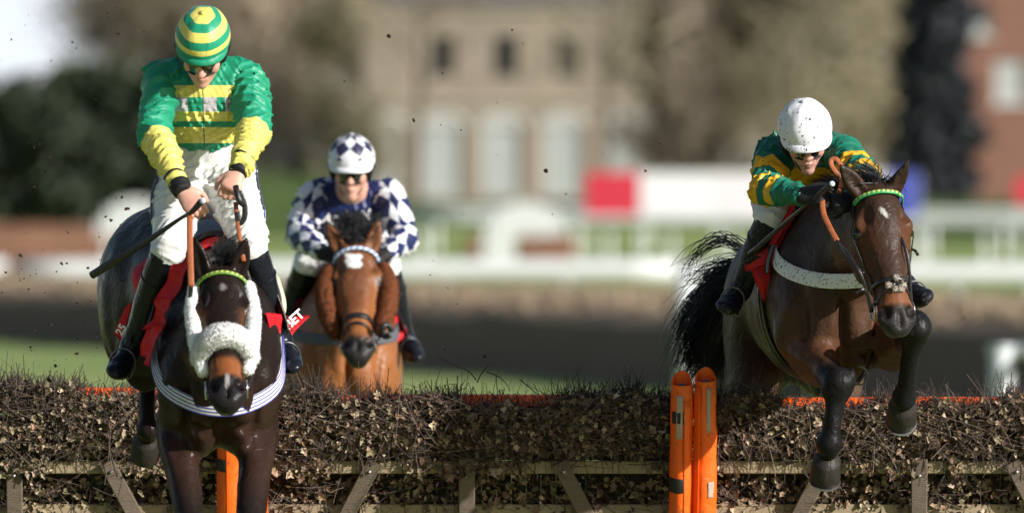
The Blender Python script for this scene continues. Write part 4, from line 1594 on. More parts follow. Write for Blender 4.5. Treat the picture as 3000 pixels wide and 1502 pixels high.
def hoof(parent, fe, ho, front, r=.062, shoe=True):
    """fe: fetlock, ho: middle of the sole, front: toe direction"""
    fe, ho = V(fe), V(ho)
    d = nrm(ho - fe)
    f = orth(front, d)
    w = np.cross(d, f)
    L = np.linalg.norm(ho - fe)
    h = min(.085, L * .6)
    rings, n = [], 22
    for t, rr, sh in ((-.30, .66, -.012), (-.06, .86, -.008), (.03, .92, -.004), (.08, .90, .0), (.5, .96, .005), (.97, 1.0, .010), (1.0, .98, .010)):
        c = ho - d * h * (1 - t) + f * sh
        ang = np.linspace(0, 2 * math.pi, n, endpoint=False)
        ca, sa = np.cos(ang), np.sin(ang)
        back = np.where(ca < 0, .82, 1.08)
        rings.append(c + r * rr * (ca * back)[:, None] * f + r * rr * sa[:, None] * w)
    v = np.concatenate(rings)
    m = len(rings)
    fc = [(i * n + j, i * n + (j + 1) % n, (i + 1) * n + (j + 1) % n, (i + 1) * n + j) for i in range(m - 1) for j in range(n)] + [tuple(range((m - 1) * n, m * n)), tuple(range(n - 1, -1, -1))]
    o = mesh('hoof', v, fc, HOOF, parent)
    smooth_by_angle(o, 50)
    if shoe:
        b = MB()
        ang = np.linspace(math.radians(-130), math.radians(130), 22)
        p = [ho + f * .018 + d * .004 + r * .90 * (math.cos(a) * (1.08 if math.cos(a) > 0 else .82) * f + math.sin(a) * w) for a in ang]
        b.ribbon(p, d, .014, .006)
        b.build('horseshoe', SHOE, o)
    return o

def eyes(h, parent, lid=True):
    for q in (-1, 1):
        c = h.H(.30, q * .096, -.064)
        n = 12
        v, f = [], []
        for i in range(9):
            th = math.pi * i / 8
            for j in range(n):
                ph = 2 * math.pi * j / n
                v.append(c + .0235 * (math.sin(th) * math.cos(ph) * h.hl + math.cos(th) * h.ha * 1.05 + math.sin(th) * math.sin(ph) * h.hn))
        for i in range(8):
            for j in range(n):
                f.append((i * n + j, i * n + (j + 1) % n, (i + 1) * n + (j + 1) % n, (i + 1) * n + j))
        mesh('eye', v, f, EYE, parent)

def ring_on(h_field, cen, u, v, off, a0=0, a1=360, n=48, far=.45):
    ang = np.radians(np.linspace(a0, a1, n, endpoint=(abs(a1 - a0) < 359.9)))
    D = np.cos(ang)[:, None] * np.asarray(u) + np.sin(ang)[:, None] * np.asarray(v)
    P = h_field.project(np.tile(cen, (n, 1)), D, off, far)
    return P, D

def hair_mesh(name, mat, parent, roots, tips_fn, n, r0=.0022, seg=7, seed=1, sides=3):
    rg = np.random.default_rng(seed)
    P = np.array([tips_fn(i, rg) for i in range(n)])
    R = r0 * np.linspace(1, .25, P.shape[1])[None] * rg.uniform(.6, 1.2, (n, 1))
    v, f = batch_tubes(P, R, sides)
    return mesh(name, v, f, mat, parent)

def fluffy(name, mat, parent, path, radii, normal, hair=.012, n=1800, seed=3, flat=.75):
    """sheepskin roll: lumpy core plus short wool locks as one mesh"""
    f = Field()
    f.loft([(V(p), r, r * flat) for p, r in zip(path, radii)], up=normal, k=.01, sub=4)
    f.disp = lambda P, w1=waves(seed, 9, 150), w2=waves(seed + 1, 9, 330): .0012 * w1(P) + .0006 * w2(P)
    v, q = f.mesh(.006)
    rg = np.random.default_rng(seed)
    idx = rg.integers(0, len(v), n)
    g = f.grad(v[idx])
    d = rows_unit(g + rg.normal(size=g.shape) * .55)
    p = v[idx]
    t = rows_orth(rg.normal(size=(n, 3)), d) * .0017
    s2 = np.cross(d, t)
    L = hair * rg.uniform(.5, 1.2, (n, 1))
    hv = np.stack([p + t - d * .003, p - t * .5 + s2 * .9 - d * .003, p - t * .5 - s2 * .9 - d * .003, p + d * L], 1).reshape(-1, 3)
    k = np.arange(n)[:, None] * 4 + len(v)
    hf = np.concatenate([k + np.array([[a, b, 3]]) for a, b in ((0, 1), (1, 2), (2, 0))])
    tri = np.concatenate([q[:, [0, 1, 2]], q[:, [0, 2, 3]], hf])
    return mesh(name, np.concatenate([v, hv]), tri, mat, parent)

def finish_horse(h, name, label, cat, vox, mat, colfn, ground):
    root = empty(name, ground, label, cat)
    mw1, mw2 = waves(71, 6, 26, .5), waves(72, 6, 60, .5, ridge=.5)
    h.fld.disp = lambda P: .0030 * mw1(P) + .0010 * mw2(P)
    v, q = h.fld.mesh(vox)
    h.fld.disp = None
    v = relax(v, q, 2, .5)
    c = colfn(v)
    h.root = root
    h.verts = v
    mesh('body', v, q, mat, root, col=c)
    eyes(h, root)
    return root

def dist_seg(P, a, b):
    a, b = V(a), V(b)
    ba = b - a
    t = np.clip(((P - a) @ ba) / (ba @ ba), 0, 1)
    return np.linalg.norm(P - a - t[:, None] * ba, axis=1), t

def mixc(c, new, w):
    return c * (1 - w[:, None]) + np.asarray(new) * w[:, None]

def face_coords(h, P):
    d = P - h.hp
    return (d @ h.ha) / h.hL, d @ h.hl, d @ h.hn

def atc(px, py, Y):
    return at(px, py, Y - .46)
# ---------------- the dark bay horse clearing the hurdle (horse C)
hc = Horse(atc(2404, 905, .20) + V(0, 0, .095), 5.5, 3)
hc.torso()
C_poll, C_muz = atc(2580, 542, -.72), atc(2641, 955, -.93)
hc.neck(C_poll, C_muz, V(.22, -.93, .32), mids=[(atc(2525, 690, -.52), .098, .175)])
hc.head(C_poll, C_muz, V(.22, -.93, .32), 1.04, ears=[atc(2463, 483, -.74), atc(2662, 470, -.74)])
CL = dict(sh=hc.W(.42, -.15, -.22), el=atc(2352, 1010, -.22), kn=atc(2455, 1122, -.62), fe=atc(2428, 1298, -.60), ho=atc(2416, 1398, -.50))
CR = dict(sh=hc.W(.42, .15, -.22), el=atc(2610, 1010, -.28), kn=atc(2683, 955, -.70), fe=atc(2648, 1165, -.52), ho=atc(2640, 1222, -.40))
hc.foreleg(**CL, q=-1, k=1.1, g=1.03)
hc.foreleg(**CR, q=1, k=1.1, g=1.03)
CHL = dict(hip=hc.W(-.80, -.13, -.10), st=hc.W(-.78, -.20, -.46), hk=hc.W(-1.22, -.19, -.74), fe=hc.W(-1.3, -.18, -1.08), ho=hc.W(-1.38, -.18, -1.2))
CHR = dict(hip=hc.W(-.80, .13, -.10), st=hc.W(-.74, .17, -.44), hk=hc.W(-1.16, .15, -.76), fe=hc.W(-1.26, .15, -1.1), ho=hc.W(-1.34, .15, -1.22))
hc.hindleg(**CHL)
hc.hindleg(**CHR)

def col_c(P):
    c = np.tile(V(.036, .0190, .0122), (len(P), 1))
    t, x, y = face_coords(hc, P)
    onhead = (t > -.12) & (t < 1.06) & (np.abs(x) < np.where(t > .6, .09, .16)) & (y < .1) & (y > np.where(t > .6, -.16, -.34))
    # paler belly and flank
    d = P - hc.G
    u = d @ hc.U
    fwd = d @ hc.F
    c = mixc(c, V(.085, .052, .033), smoothstep(-.18, -.36, u) * smoothstep(.3, .0, fwd) * .7)
    c = mixc(c, V(.078, .035, .018), smoothstep(.35, .5, fwd) * smoothstep(.05, -.15, u) * .55 * (~onhead))
    # black points
    for L in (CL, CR):
        m1 = lerp(L['el'], L['kn'], .72)
        d1, t1 = dist_seg(P, L['kn'], L['fe'])
        d2, t2 = dist_seg(P, L['fe'], L['ho'])
        d0, t0 = dist_seg(P, L['el'], L['kn'])
        near = np.maximum.reduce([smoothstep(.11, .09, d1), smoothstep(.13, .11, d2), smoothstep(.14, .10, d0) * smoothstep(.60, .88, t0)])
        c = mixc(c, V(.007, .0065, .007), near)
        de, te = dist_seg(P, L['el'], m1)
        c = mixc(c, V(.10, .040, .018), (de < .12) * smoothstep(0, .3, te) * (1 - near) * .55)
    for L in (CHL, CHR):
        d1, t1 = dist_seg(P, L['hk'], L['fe'])
        c = mixc(c, V(.012, .011, .011), (d1 < .09) * 1.)
    # face: russet cheeks, bare tan band over the nose, dark grey muzzle
    russ = V(.105, .039, .016)
    w = onhead * (smoothstep(.03, .075, np.abs(x)) * smoothstep(.1, .3, t) * smoothstep(.85, .6, t)) * .7
    c = mixc(c, russ, w)
    c = mixc(c, V(.17, .062, .026), onhead * smoothstep(.70, .75, t) * smoothstep(.875, .82, t) * .85)
    c = mixc(c, V(.022, .019, .019), onhead * smoothstep(.83, .90, t))
    c = mixc(c, V(.10, .088, .082), onhead * smoothstep(.93, 1.0, t) * smoothstep(-.03, -.075, y) * .8)
    for q in (-1, 1):   # nostril lining
        dn = np.linalg.norm((P - hc.H(.89, q * .050, -.020)) , axis=1)
        c = mixc(c, V(.010, .007, .007), smoothstep(.034, .022, dn))
    # small ragged star
    sx = x - (.004 + (t - .25) * .25)
    star = smoothstep(.015, .008, np.abs(sx) * 1.15 + .9 * np.maximum(np.abs(t - .205) * .56 - .012, 0)) * (y > -.05)
    c = mixc(c, V(.42, .41, .40), onhead * star)
    # ears darker at the tip
    for b, tip, f, w2 in hc.ears:
        de, te = dist_seg(P, b, tip)
        c = mixc(c, V(.030, .020, .015), (de < .06) * smoothstep(.3, .9, te))
    return c

COAT = coat_material('horse coat', .46, .15, .35)
root_c = finish_horse(hc, 'horse', 'dark bay horse with small white star leaping the hurdle, forelegs folded over it', 'horse', .0085, COAT, col_c, V(hc.G[0], hc.G[1], 0.0))
hoof(root_c, CL['fe'], CL['ho'], V(.05, -1, -.8), .062)
hoof(root_c, CR['fe'], CR['ho'], V(0, -.75, -.9), .063)
hoof(root_c, CHL['fe'], CHL['ho'], V(0, -1, -.5), .06, False)
hoof(root_c, CHR['fe'], CHR['ho'], V(0, -1, -.5), .06, False)

# tail flung out to the left
TAILC = np.random.default_rng(8).uniform(0, 1, 46)
def tail_c(i, rg):
    dock = hc.W(-1.06, -.04, .06)
    cl = i % 46
    cr_ = np.random.default_rng(cl + 500)
    a = float(np.clip(TAILC[cl] + rg.normal() * .012, 0, 1))
    root = dock + rg.normal(size=3) * V(.03, .04, .03)
    end = atc(1958 + 165 * a + cr_.normal() * 16, 1085 + 40 * math.sin(a * 3) - 330 * max(0, (.55 - a)) * cr_.uniform(.1, 1.3) + cr_.normal() * 24, 1.55 + cr_.normal() * .10)
    if cr_.uniform() < .10:
        end = atc(2000 + cr_.uniform(0, 60), 800 + cr_.uniform(-30, 60), 1.5)
    end = end + rg.normal(size=3) * .022
    up = cr_.uniform(.02, .16)
    m1 = lerp(root, end, .33) + V(-.07, .0, up + .02) + rg.normal(size=3) * .012
    m2 = lerp(root, end, .68) + V(-.06, .0, up * .7) + rg.normal(size=3) * .010
    pth = catmull([root, m1, m2, lerp(root, end, rg.uniform(.88, 1.06))], 4)
    w = rg.normal(size=3) * .008
    return pth + np.sin(np.linspace(0, 5, len(pth)))[:, None] * w
hair_mesh('tail', BLACKHAIR, root_c, None, tail_c, 1500, .0027, seed=11)
def wisp_c(i, rg):
    a = atc(2140 + rg.uniform(-25, 25), 790 + rg.uniform(-20, 40), 1.25)
    b = atc(2085 + rg.uniform(-25, 45), 742 + rg.uniform(-10, 40), 1.25)
    c = atc(2095 - rg.uniform(0, 60), 800 + rg.uniform(-20, 60), 1.3)
    return catmull([hc.W(-1.05, 0, .07), a, b, c], 6)
hair_mesh('tail_wisp', BLACKHAIR, root_c, None, wisp_c, 9, .0022, seed=5)

# mane: short pulled hair along the crest
def mane_fn(h, poll_t, n_up=.055, side=-1, seed=0, spread=.02, length=.07):
    crest0 = h.W(.30, 0, .30)
    pol = h.H(-.05, 0, -.02)
    N = 40
    base = np.array([lerp(crest0, pol, t) for t in np.linspace(0, 1, N)])
    base = h.fld.project(base - h.U * .05, np.tile(h.U, (N, 1)), -.004, .3)
    def fn(i, rg):
        k = rg.uniform(0, N - 1.001)
        j = int(k)
        p = lerp(base[j], base[j + 1], k - j) + h.S * rg.normal() * .006
        d = nrm(h.U * rg.uniform(.5, 1.2) + h.S * rg.normal() * .4 + h.S * side * .3 + h.F * rg.normal() * .35)
        L = length * rg.uniform(.6, 1.3)
        return catmull([p, p + d * L * .5, p + d * L * .85 + h.S * side * L * .3 - h.U * L * .05], 3)
    return fn
hair_mesh('mane', BLACKHAIR, root_c, None, mane_fn(hc, None, side=-1, length=.10), 1100, .0022, seed=21)
def forelock_fn(h, length=.10, spread=.04, t0=-.05):
    r0 = np.random.default_rng(5)
    R = np.array([h.H(t0 + r0.uniform(-.03, .035), r0.normal() * spread * .7, -.045) for _ in range(200)])
    R = h.fld.project(R - h.hn * .03, np.tile(h.hn * .7 - h.ha * .5, (200, 1)), -.004, .25)
    def fn(i, rg):
        p = R[rg.integers(0, 200)] + rg.normal(size=3) * .003
        d = nrm(h.hn * .5 + h.ha * rg.uniform(-.35, .7) + h.hl * rg.normal() * .35)
        L = length * rg.uniform(.5, 1.1)
        return catmull([p, p + d * L * .5 + h.hn * L * .1, p + d * L * .6 + h.ha * L * .35], 3)
    return fn
hair_mesh('forelock', BLACKHAIR, root_c, None, forelock_fn(hc, .075, .05), 420, .0022, seed=23)

def ata(px, py, Y):
    return at(px, py, Y - .50)
# ---------------- the near black horse landing (horse A)
ha = Horse(V(0, 0, 0), 5, -11)
ha.bend = -.17
ha.G = ata(645, 1120, -1.75) - ha.F * .5 + ha.U * .14
ha.torso()
A_poll, A_muz, A_nh = ata(647, 786, -2.02), ata(666, 1166, -2.36), V(.02, -.8, .6)
ha.neck(A_poll, A_muz, A_nh, mids=[(ata(643, 872, -1.86), .10, .165)])
ha.head(A_poll, A_muz, A_nh, 1.0, ears=[ata(566, 688, -2.02), ata(722, 694, -2.02)])
AL = dict(sh=ha.W(.40, -.14, -.22), el=ha.W(.32, -.16, -.36), kn=V(-1.219, -2.42, .50), fe=V(-1.209, -2.43, .20), ho=V(-1.209, -2.50, .04))
AR = dict(sh=ha.W(.40, .14, -.22), el=ha.W(.32, .16, -.36), kn=V(-1.006, -2.48, .50), fe=V(-1.006, -2.49, .20), ho=V(-1.006, -2.56, .04))
ha.foreleg(**AL, q=-1)
ha.foreleg(**AR, q=1)
AHL = dict(hip=ha.W(-.80, -.13, -.10), st=ha.W(-.50, -.20, -.26), hk=ata(428, 1050, -.34), fe=ata(432, 1258, -.52), ho=ata(424, 1332, -.42))
AHR = dict(hip=ha.W(-.80, .13, -.10), st=ha.W(-.50, .17, -.26), hk=ata(575, 1085, -.30), fe=ata(575, 1230, -.52), ho=ata(570, 1320, -.47))
ha.hindleg(**AHL)
ha.hindleg(**AHR)

def col_a(P):
    c = np.tile(V(.0135, .0085, .0072), (len(P), 1))
    d = P - ha.G
    c = mixc(c, V(.034, .017, .012), smoothstep(.3, .55, d @ ha.F) * smoothstep(-.05, -.3, d @ ha.U) * .8)
    for L in (AL, AR):
        d1, t1 = dist_seg(P, L['el'], L['kn'])
        c = mixc(c, V(.012, .009, .008), smoothstep(.14, .1, d1) * smoothstep(.4, .9, t1))
    t, x, y = face_coords(ha, P)
    on = (t > -.12) & (t < 1.1) & (np.abs(x) < .2) & (y < .1) & (y > -.34)
    c = mixc(c, V(.085, .036, .016), on * smoothstep(.045, .08, np.abs(x)) * smoothstep(.26, .34, t) * smoothstep(.62, .5, t) * .8)
    c = mixc(c, V(.18, .060, .020), on * smoothstep(.66, .72, t) * smoothstep(.845, .80, t))
    c = mixc(c, V(.014, .012, .013), on * smoothstep(.81, .87, t))
    c = mixc(c, V(.06, .055, .055), on * smoothstep(.93, 1., t) * smoothstep(-.04, -.08, y) * .7)
    star = smoothstep(.017, .007, np.hypot(x - .002, (t - .15) * .5) + .004 * np.sin(40 * x + 60 * t))
    c = mixc(c, V(.16, .15, .15), on * star * (y > -.06))
    snip = smoothstep(.010, .004, np.abs(x - .003)) * smoothstep(.80, .84, t) * smoothstep(.93, .89, t) * (y > -.04)
    c = mixc(c, V(.30, .27, .27), on * snip)
    for q in (-1, 1):
        dn = np.linalg.norm((P - ha.H(.89, q * .050, -.020)), axis=1)
        c = mixc(c, V(.007, .005, .005), smoothstep(.034, .022, dn))
    return c
COATA = coat_material('near black horse coat', .34, .11, .2, .12)
root_a = finish_horse(ha, 'horse', 'near black horse with white sheepskin noseband landing in front of the hurdle', 'horse', .0085, COATA, col_a, V(ha.G[0], ha.G[1], 0.0))
hoof(root_a, AL['fe'], AL['ho'], V(0, -1, 0), .062)
hoof(root_a, AR['fe'], AR['ho'], V(0, -1, 0), .062)
hoof(root_a, AHL['fe'], AHL['ho'], V(0, -1, -.8), .058, False)
hoof(root_a, AHR['fe'], AHR['ho'], V(0, -1, -.3), .06, False)
hair_mesh('mane', BLACKHAIR, root_a, None, mane_fn(ha, None, side=1, length=.07), 700, .0022, seed=31)
hair_mesh('forelock', BLACKHAIR, root_a, None, forelock_fn(ha, .05, .03), 160, .0022, seed=33)

# ---------------- the bright bay horse still behind the hurdle (horse B)
hb = Horse(V(0, 0, 0), 3, 7)
hb.G = at(1014, 1068, 4.55) - hb.F * .5 + hb.U * .14
hb.torso()
B_poll, B_muz, B_nh = at(1041, 716, 4.02), at(1048, 1033, 3.66), V(-.03, -.8, .6)
hb.neck(B_poll, B_muz, B_nh, mids=[(at(1034, 850, 4.35), .10, .18)])
hb.head(B_poll, B_muz, B_nh, 1.0, ears=[at(956, 650, 4.06), at(1110, 646, 4.06)])
BF = []
for q in (-1, 1):
    L = dict(sh=hb.W(.42, q * .15, -.22), el=hb.W(.34, q * .17, -.38), kn=hb.W(.62, q * .16, -.56), fe=hb.W(.36, q * .16, -.68), ho=hb.W(.28, q * .16, -.60))
    hb.foreleg(**L, q=q)
    BF.append(L)
BH = []
for q in (-1, 1):
    L = dict(hip=hb.W(-.80, q * .13, -.10), st=hb.W(-.74, q * .2, -.44), hk=hb.W(-1.16, q * .18, -.76), fe=hb.W(-1.05, q * .18, -1.06), ho=hb.W(-1.0, q * .18, -1.17))
    hb.hindleg(**L)
    BH.append(L)

def col_b(P):
    c = np.tile(V(.235, .084, .026), (len(P), 1))
    d = P - hb.G
    u = d @ hb.U
    c = mixc(c, V(.10, .038, .016), smoothstep(-.05, .2, u) * .7)
    for L in BF:
        d1, t1 = dist_seg(P, L['kn'], L['fe'])
        c = mixc(c, V(.012, .011, .011), smoothstep(.11, .085, d1))
    t, x, y = face_coords(hb, P)
    on = (t > -.12) & (t < 1.1) & (np.abs(x) < .2) & (y < .1) & (y > -.34)
    c = mixc(c, V(.120, .042, .017), on * smoothstep(.05, .02, np.abs(x)) * smoothstep(.75, .5, t) * .8)
    c = mixc(c, V(.25, .092, .030), on * smoothstep(.05, .085, np.abs(x)) * smoothstep(.22, .3, t) * smoothstep(.65, .5, t) * .7)
    c = mixc(c, V(.018, .015, .015), on * smoothstep(.80, .88, t))
    for q in (-1, 1):
        de = np.linalg.norm(P - hb.H(.30, q * .1, -.06), axis=1)
        c = mixc(c, V(.03, .014, .009), smoothstep(.05, .03, de))
        dn = np.linalg.norm((P - hb.H(.89, q * .050, -.020)), axis=1)
        c = mixc(c, V(.010, .007, .007), smoothstep(.034, .022, dn))
    sq = np.maximum(np.abs(x + .010 + .004 * np.sin(90 * t)) / .036, np.abs((t - .155) * .463 - .006 * np.cos(60 * x)) / .030)
    c = mixc(c, V(.78, .77, .75), on * smoothstep(1.08, .88, sq) * (y > -.08))
    return c
COATB = coat_material('bay horse coat', .48, .28, .25)
root_b = finish_horse(hb, 'horse', 'bright bay horse with brown sheepskin cheek rolls coming up behind the hurdle', 'horse', .010, COATB, col_b, V(hb.G[0], hb.G[1], 0.0))
for L in BF + BH:
    hoof(root_b, L['fe'], L['ho'], V(0, -1, -.4), .06, False)
hair_mesh('mane', BLACKHAIR, root_b, None, mane_fn(hb, None, side=1, length=.11), 700, .0025, seed=41)
def bushy(i, rg):
    p = hb.H(.02 + rg.uniform(-.05, .05), rg.normal() * .035, -.05 + rg.uniform(-.03, .02))
    e = at(1036 + rg.normal() * 36, 622 + rg.uniform(-8, 75), 4.12 + rg.normal() * .05)
    m = lerp(p, e, .5) + rg.normal(size=3) * .012
    return catmull([p, m, e, e + V(rg.normal() * .02, -.01, -.03)], 3)
hair_mesh('forelock', BLACKHAIR, root_b, None, bushy, 620, .0028, seed=43)
# ------------------------------------------------------------------ jockeys
def skin_material():
    m = Mat('skin', .48, .4)
    c = m.colattr('Col')
    c = m.vary(c, .10, 60, 3)
    m.base(c)
    m.b.inputs['Subsurface Weight'].default_value = .05
    m.b.inputs['Subsurface Radius'].default_value = (.01, .004, .002)
    m.bump(m.noise(180, 3), .12, .003)
    return m.m
SKIN = skin_material()
SKIN_C = V(.56, .31, .235)

def silk(name, pattern, rough=.46, dirt=0.0, seed=0):
    """pattern(m) -> colour socket"""
    m = Mat(name, rough, .34)
    c = pattern(m)
    c = m.vary(c, .10, 9, 3)
    if dirt:
        n = m.noise(55, 2, .4)
        n2 = m.noise(13, 2)
        f = n.smooth(.72 - dirt * .04, .745 - dirt * .04) * n2.smooth(.42, .55)
        c = m.mix(f * .85, c, (.03, .019, .012))
    m.base(c)
    r = m.noise(18, 3)
    m.rough((r - .5) * .25 + rough)
    m.sheen(.12, .35)
    m.bump(m.noise(26, 2, .5, stretch=(1, 1, .35), dist=.4), .28, .014)
    m.bump(m.noise(420, 1, .5), .06, .001)
    return m.m

def hand(F, wrist, d, back, thumb, curl=(35, 70, 60), sc=1.0, r=1.0, spread=1.0, out=None):
    wrist, d = V(wrist), nrm(d)
    back = orth(back, d)
    th = orth(orth(thumb, d), back)
    F.loft([(wrist, .027 * r, .021 * r), (wrist + d * .045 * sc, .038 * r, .019 * r), (wrist + d * .085 * sc, .042 * r, .016 * r)], up=back, k=.015, sub=3)
    tips = []
    for i, (ln, cu) in enumerate(zip((.93, 1.04, .98, .78), (0, 6, 12, 18))):
        p = wrist + d * .083 * sc + th * (.031 - .0205 * i) * spread * r
        a = 0
        pts = [(p - d * .012, .0102 * r)]
        for L, c, rr in zip((.044, .028, .022), curl, (.0098, .0088, .0078)):
            a += math.radians(c + cu * .4)
            p = p + (d * math.cos(a) - back * math.sin(a)) * L * ln * sc
            pts.append((p, rr * r))
        F.chain(pts, k=.006, sub=2, up=th)
        tips.append(p)
    p = wrist + d * .028 * sc + th * .030 * r - back * .006
    q1 = p + nrm(d * .75 + th * .55 - back * .35) * .045 * sc
    q2 = q1 + nrm(d * .8 - th * .05 - back * .5) * .032 * sc
    F.chain([(p, .015 * r), (q1, .0115 * r), (q2, .0085 * r)], k=.012, sub=2, up=back)
    return tips

def head_frame(J):
    f = nrm(J['hf'])
    u = orth(J['hu'], f)
    r = np.cross(f, u)
    return f, u, r

def skin_field(J):
    B = Field()
    f, u, r = head_frame(J)
    c = V(J['head'])
    H = lambda x, y, z: c + r * x + f * y + u * z
    J['H'] = H
    B.ell(H(0, -.012, .030), (.078, .098, .095), [r, f, u], k=.03)
    B.loft([(H(0, .010, .0), .070, .080), (H(0, .026, -.05), .062, .068), (H(0, .042, -.088), .045, .048), (H(0, .060, -.112), .027, .026)], up=f, k=.03, sub=3)     # face and jaw
    B.loft([(H(0, .082, .012), .010, .010), (H(0, .102, -.020), .011, .013), (H(0, .112, -.036), .015, .013)], up=f, k=.014, sub=3)      # nose
    for q in (-1, 1):
        B.ell(H(q * .013, .100, -.040), (.009, .010, .008), [r, f, u], k=.008)
        B.ell(H(q * .046, .066, -.028), (.020, .018, .022), [r, f, u], k=.03)      # cheekbone
        B.ell(H(q * .032, .084, .012), (.014, .010, .009), [r, f, u], k=.012)       # lids
        B.loft([(H(q * .046, .072, .030), .010, .008), (H(q * .012, .092, .028), .010, .009)], up=u, k=.02, sub=1)
        B.ell(H(q * .078, -.01, -.01), (.010, .020, .032), [r, f, u], k=.010)       # ear
    B.loft([(H(-.022, .084, -.071), .006, .005), (H(0, .096, -.069), .008, .0055), (H(.022, .084, -.071), .006, .005)], up=u, k=.007, sub=3)
    B.loft([(H(-.019, .083, -.081), .006, .005), (H(0, .093, -.082), .008, .006), (H(.019, .083, -.081), .006, .005)], up=u, k=.007, sub=3)
    B.ell(H(0, .078, -.108), (.018, .014, .014), [r, f, u], k=.02)
    nb = V(J['neck'])
    B.loft([(H(0, -.015, -.06), .052, .055), (nb, .058, .062)], up=f, k=.03, sub=1)
    pel, ch = V(J['pelvis']), V(J['chest'])
    lat = nrm(V(J['sh'][1]) - V(J['sh'][0]))
    t = nrm(ch - pel)
    fr = np.cross(lat, t)
    B.loft([(nb, .07, .06), (lerp(nb, ch, .5), .13, .085), (ch, .145, .105), (lerp(ch, pel, .6), .12, .09), (pel, .135, .10)], up=fr, k=.05, sub=3)
    for i in (0, 1):
        s, e, w = V(J['sh'][i]), V(J['el'][i]), V(J['wr'][i])
        B.chain([(s, .055), (lerp(s, e, .5), .045), (e, .037), (lerp(e, w, .4), .036), (w, .025)], k=.04, up=fr, sub=3)
        h, k, a, to = V(J['hip'][i]), V(J['kn'][i]), V(J['an'][i]), V(J['toe'][i])
        B.chain([(h, .074), (lerp(h, k, .5), .058), (k, .040), (lerp(k, a, .35), .040), (lerp(k, a, .9), .026), (a, .026)], k=.03, up=lat, sub=3)
        so = nrm(a - k) * .045
        B.chain([(a, .026), (lerp(a, to, .4) + so, .024), (to + so, .016)], k=.02, up=lat, sub=2)
        hd = J['hand'][i]
        hand(B, w, hd['d'], hd['back'], hd['th'], hd.get('curl', (35, 70, 60)), hd.get('sc', 1.0), .84 if J['glove'] else 1.0)
    return B, fr, lat, t

def skin_colors(J, P, stubble=.0, dirt=0):
    f, u, r = head_frame(J)
    d = P - V(J['head'])
    x, y, z = d @ r, d @ f, d @ u
    c = np.tile(SKIN_C, (len(P), 1))
    on = (np.linalg.norm(d, axis=1) < .2)
    lip = on * smoothstep(.024, .016, np.abs(x)) * smoothstep(.0145, .009, np.abs(z + .076)) * (y > .075)
    c = mixc(c, V(.44, .19, .16), lip * .6)
    red = on * (smoothstep(.03, .0, np.hypot(x, z + .036)) + smoothstep(.03, .01, np.hypot(np.abs(x) - .046, z + .035))) * (y > .03)
    c = mixc(c, V(.56, .22, .17), np.clip(red, 0, 1) * .5)
    if stubble:
        c = mixc(c, V(.30, .19, .16), on * smoothstep(-.05, -.09, z) * stubble * (1 - lip))
    for i in (0, 1):   # knuckles pinker
        hd = J['hand'][i]
        k = V(J['wr'][i]) + nrm(hd['d']) * .09
        c = mixc(c, V(.58, .24, .19), smoothstep(.05, .02, np.linalg.norm(P - k, axis=1)) * .45)
    if dirt:
        rg = np.random.default_rng(dirt)
        for _ in range(30):
            s = J['H'](rg.normal() * .035, .08, -.05 + rg.normal() * .03)
            dd = np.linalg.norm((P - s) - np.outer((P - s) @ f, f), axis=1)
            c = mixc(c, V(.05, .022, .015), on * (y > .02) * smoothstep(.0050, .0015, dd) * .8)
    return c

def dome(J, rx=.107, ry=.130, rz=.118, cz=.030, name='helmet'):
    """cap shell in the head frame; returns verts, faces, matrix"""
    n, m = 56, 20
    v, f = [], []
    rg = np.random.default_rng(3)
    w = waves(5, 7, 5.0)
    for i in range(m + 1):
        th = math.radians(2 + 98 * i / m)
        for j in range(n):
            ph = 2 * math.pi * j / n
            st, ct = math.sin(th), math.cos(th)
            p = np.array([rx * st * math.cos(ph), ry * st * math.sin(ph), rz * ct])
            # slightly squared silk over a shell, soft puckers to the crown
            k = 1 + .012 * math.cos(6 * ph) * math.sin(th * 2) + .009 * w((p * 9)[None])[0]
            v.append(p * k)
    for i in range(m):
        for j in range(n):
            f.append((i * n + j, (i + 1) * n + j, (i + 1) * n + (j + 1) % n, i * n + (j + 1) % n))
    f.append(tuple(range(n)))
    # turned in rim
    b = len(v)
    for j in range(n):
        p = v[m * n + j]
        v.append(p * np.array([.93, .93, 1]) + np.array([0, 0, .004]))
    for j in range(n):
        f.append((m * n + j, b + j, b + (j + 1) % n, m * n + (j + 1) % n))
    return np.array(v), f

def local_object(name, v, f, mat, parent, M, smooth=True):
    """object whose own axes are the head frame (so patterns can use its object coordinates)"""
    me = mesh_data(name, v, f, smooth)
    me.materials.append(mat)
    o = bpy.data.objects.new(name, me)
    o.parent = parent
    po = origin_of(parent)
    X = Matrix(M.tolist())
    T = Matrix.Translation(Vector(-po)) @ X
    o.matrix_local = T
    COL.objects.link(o)
    return o

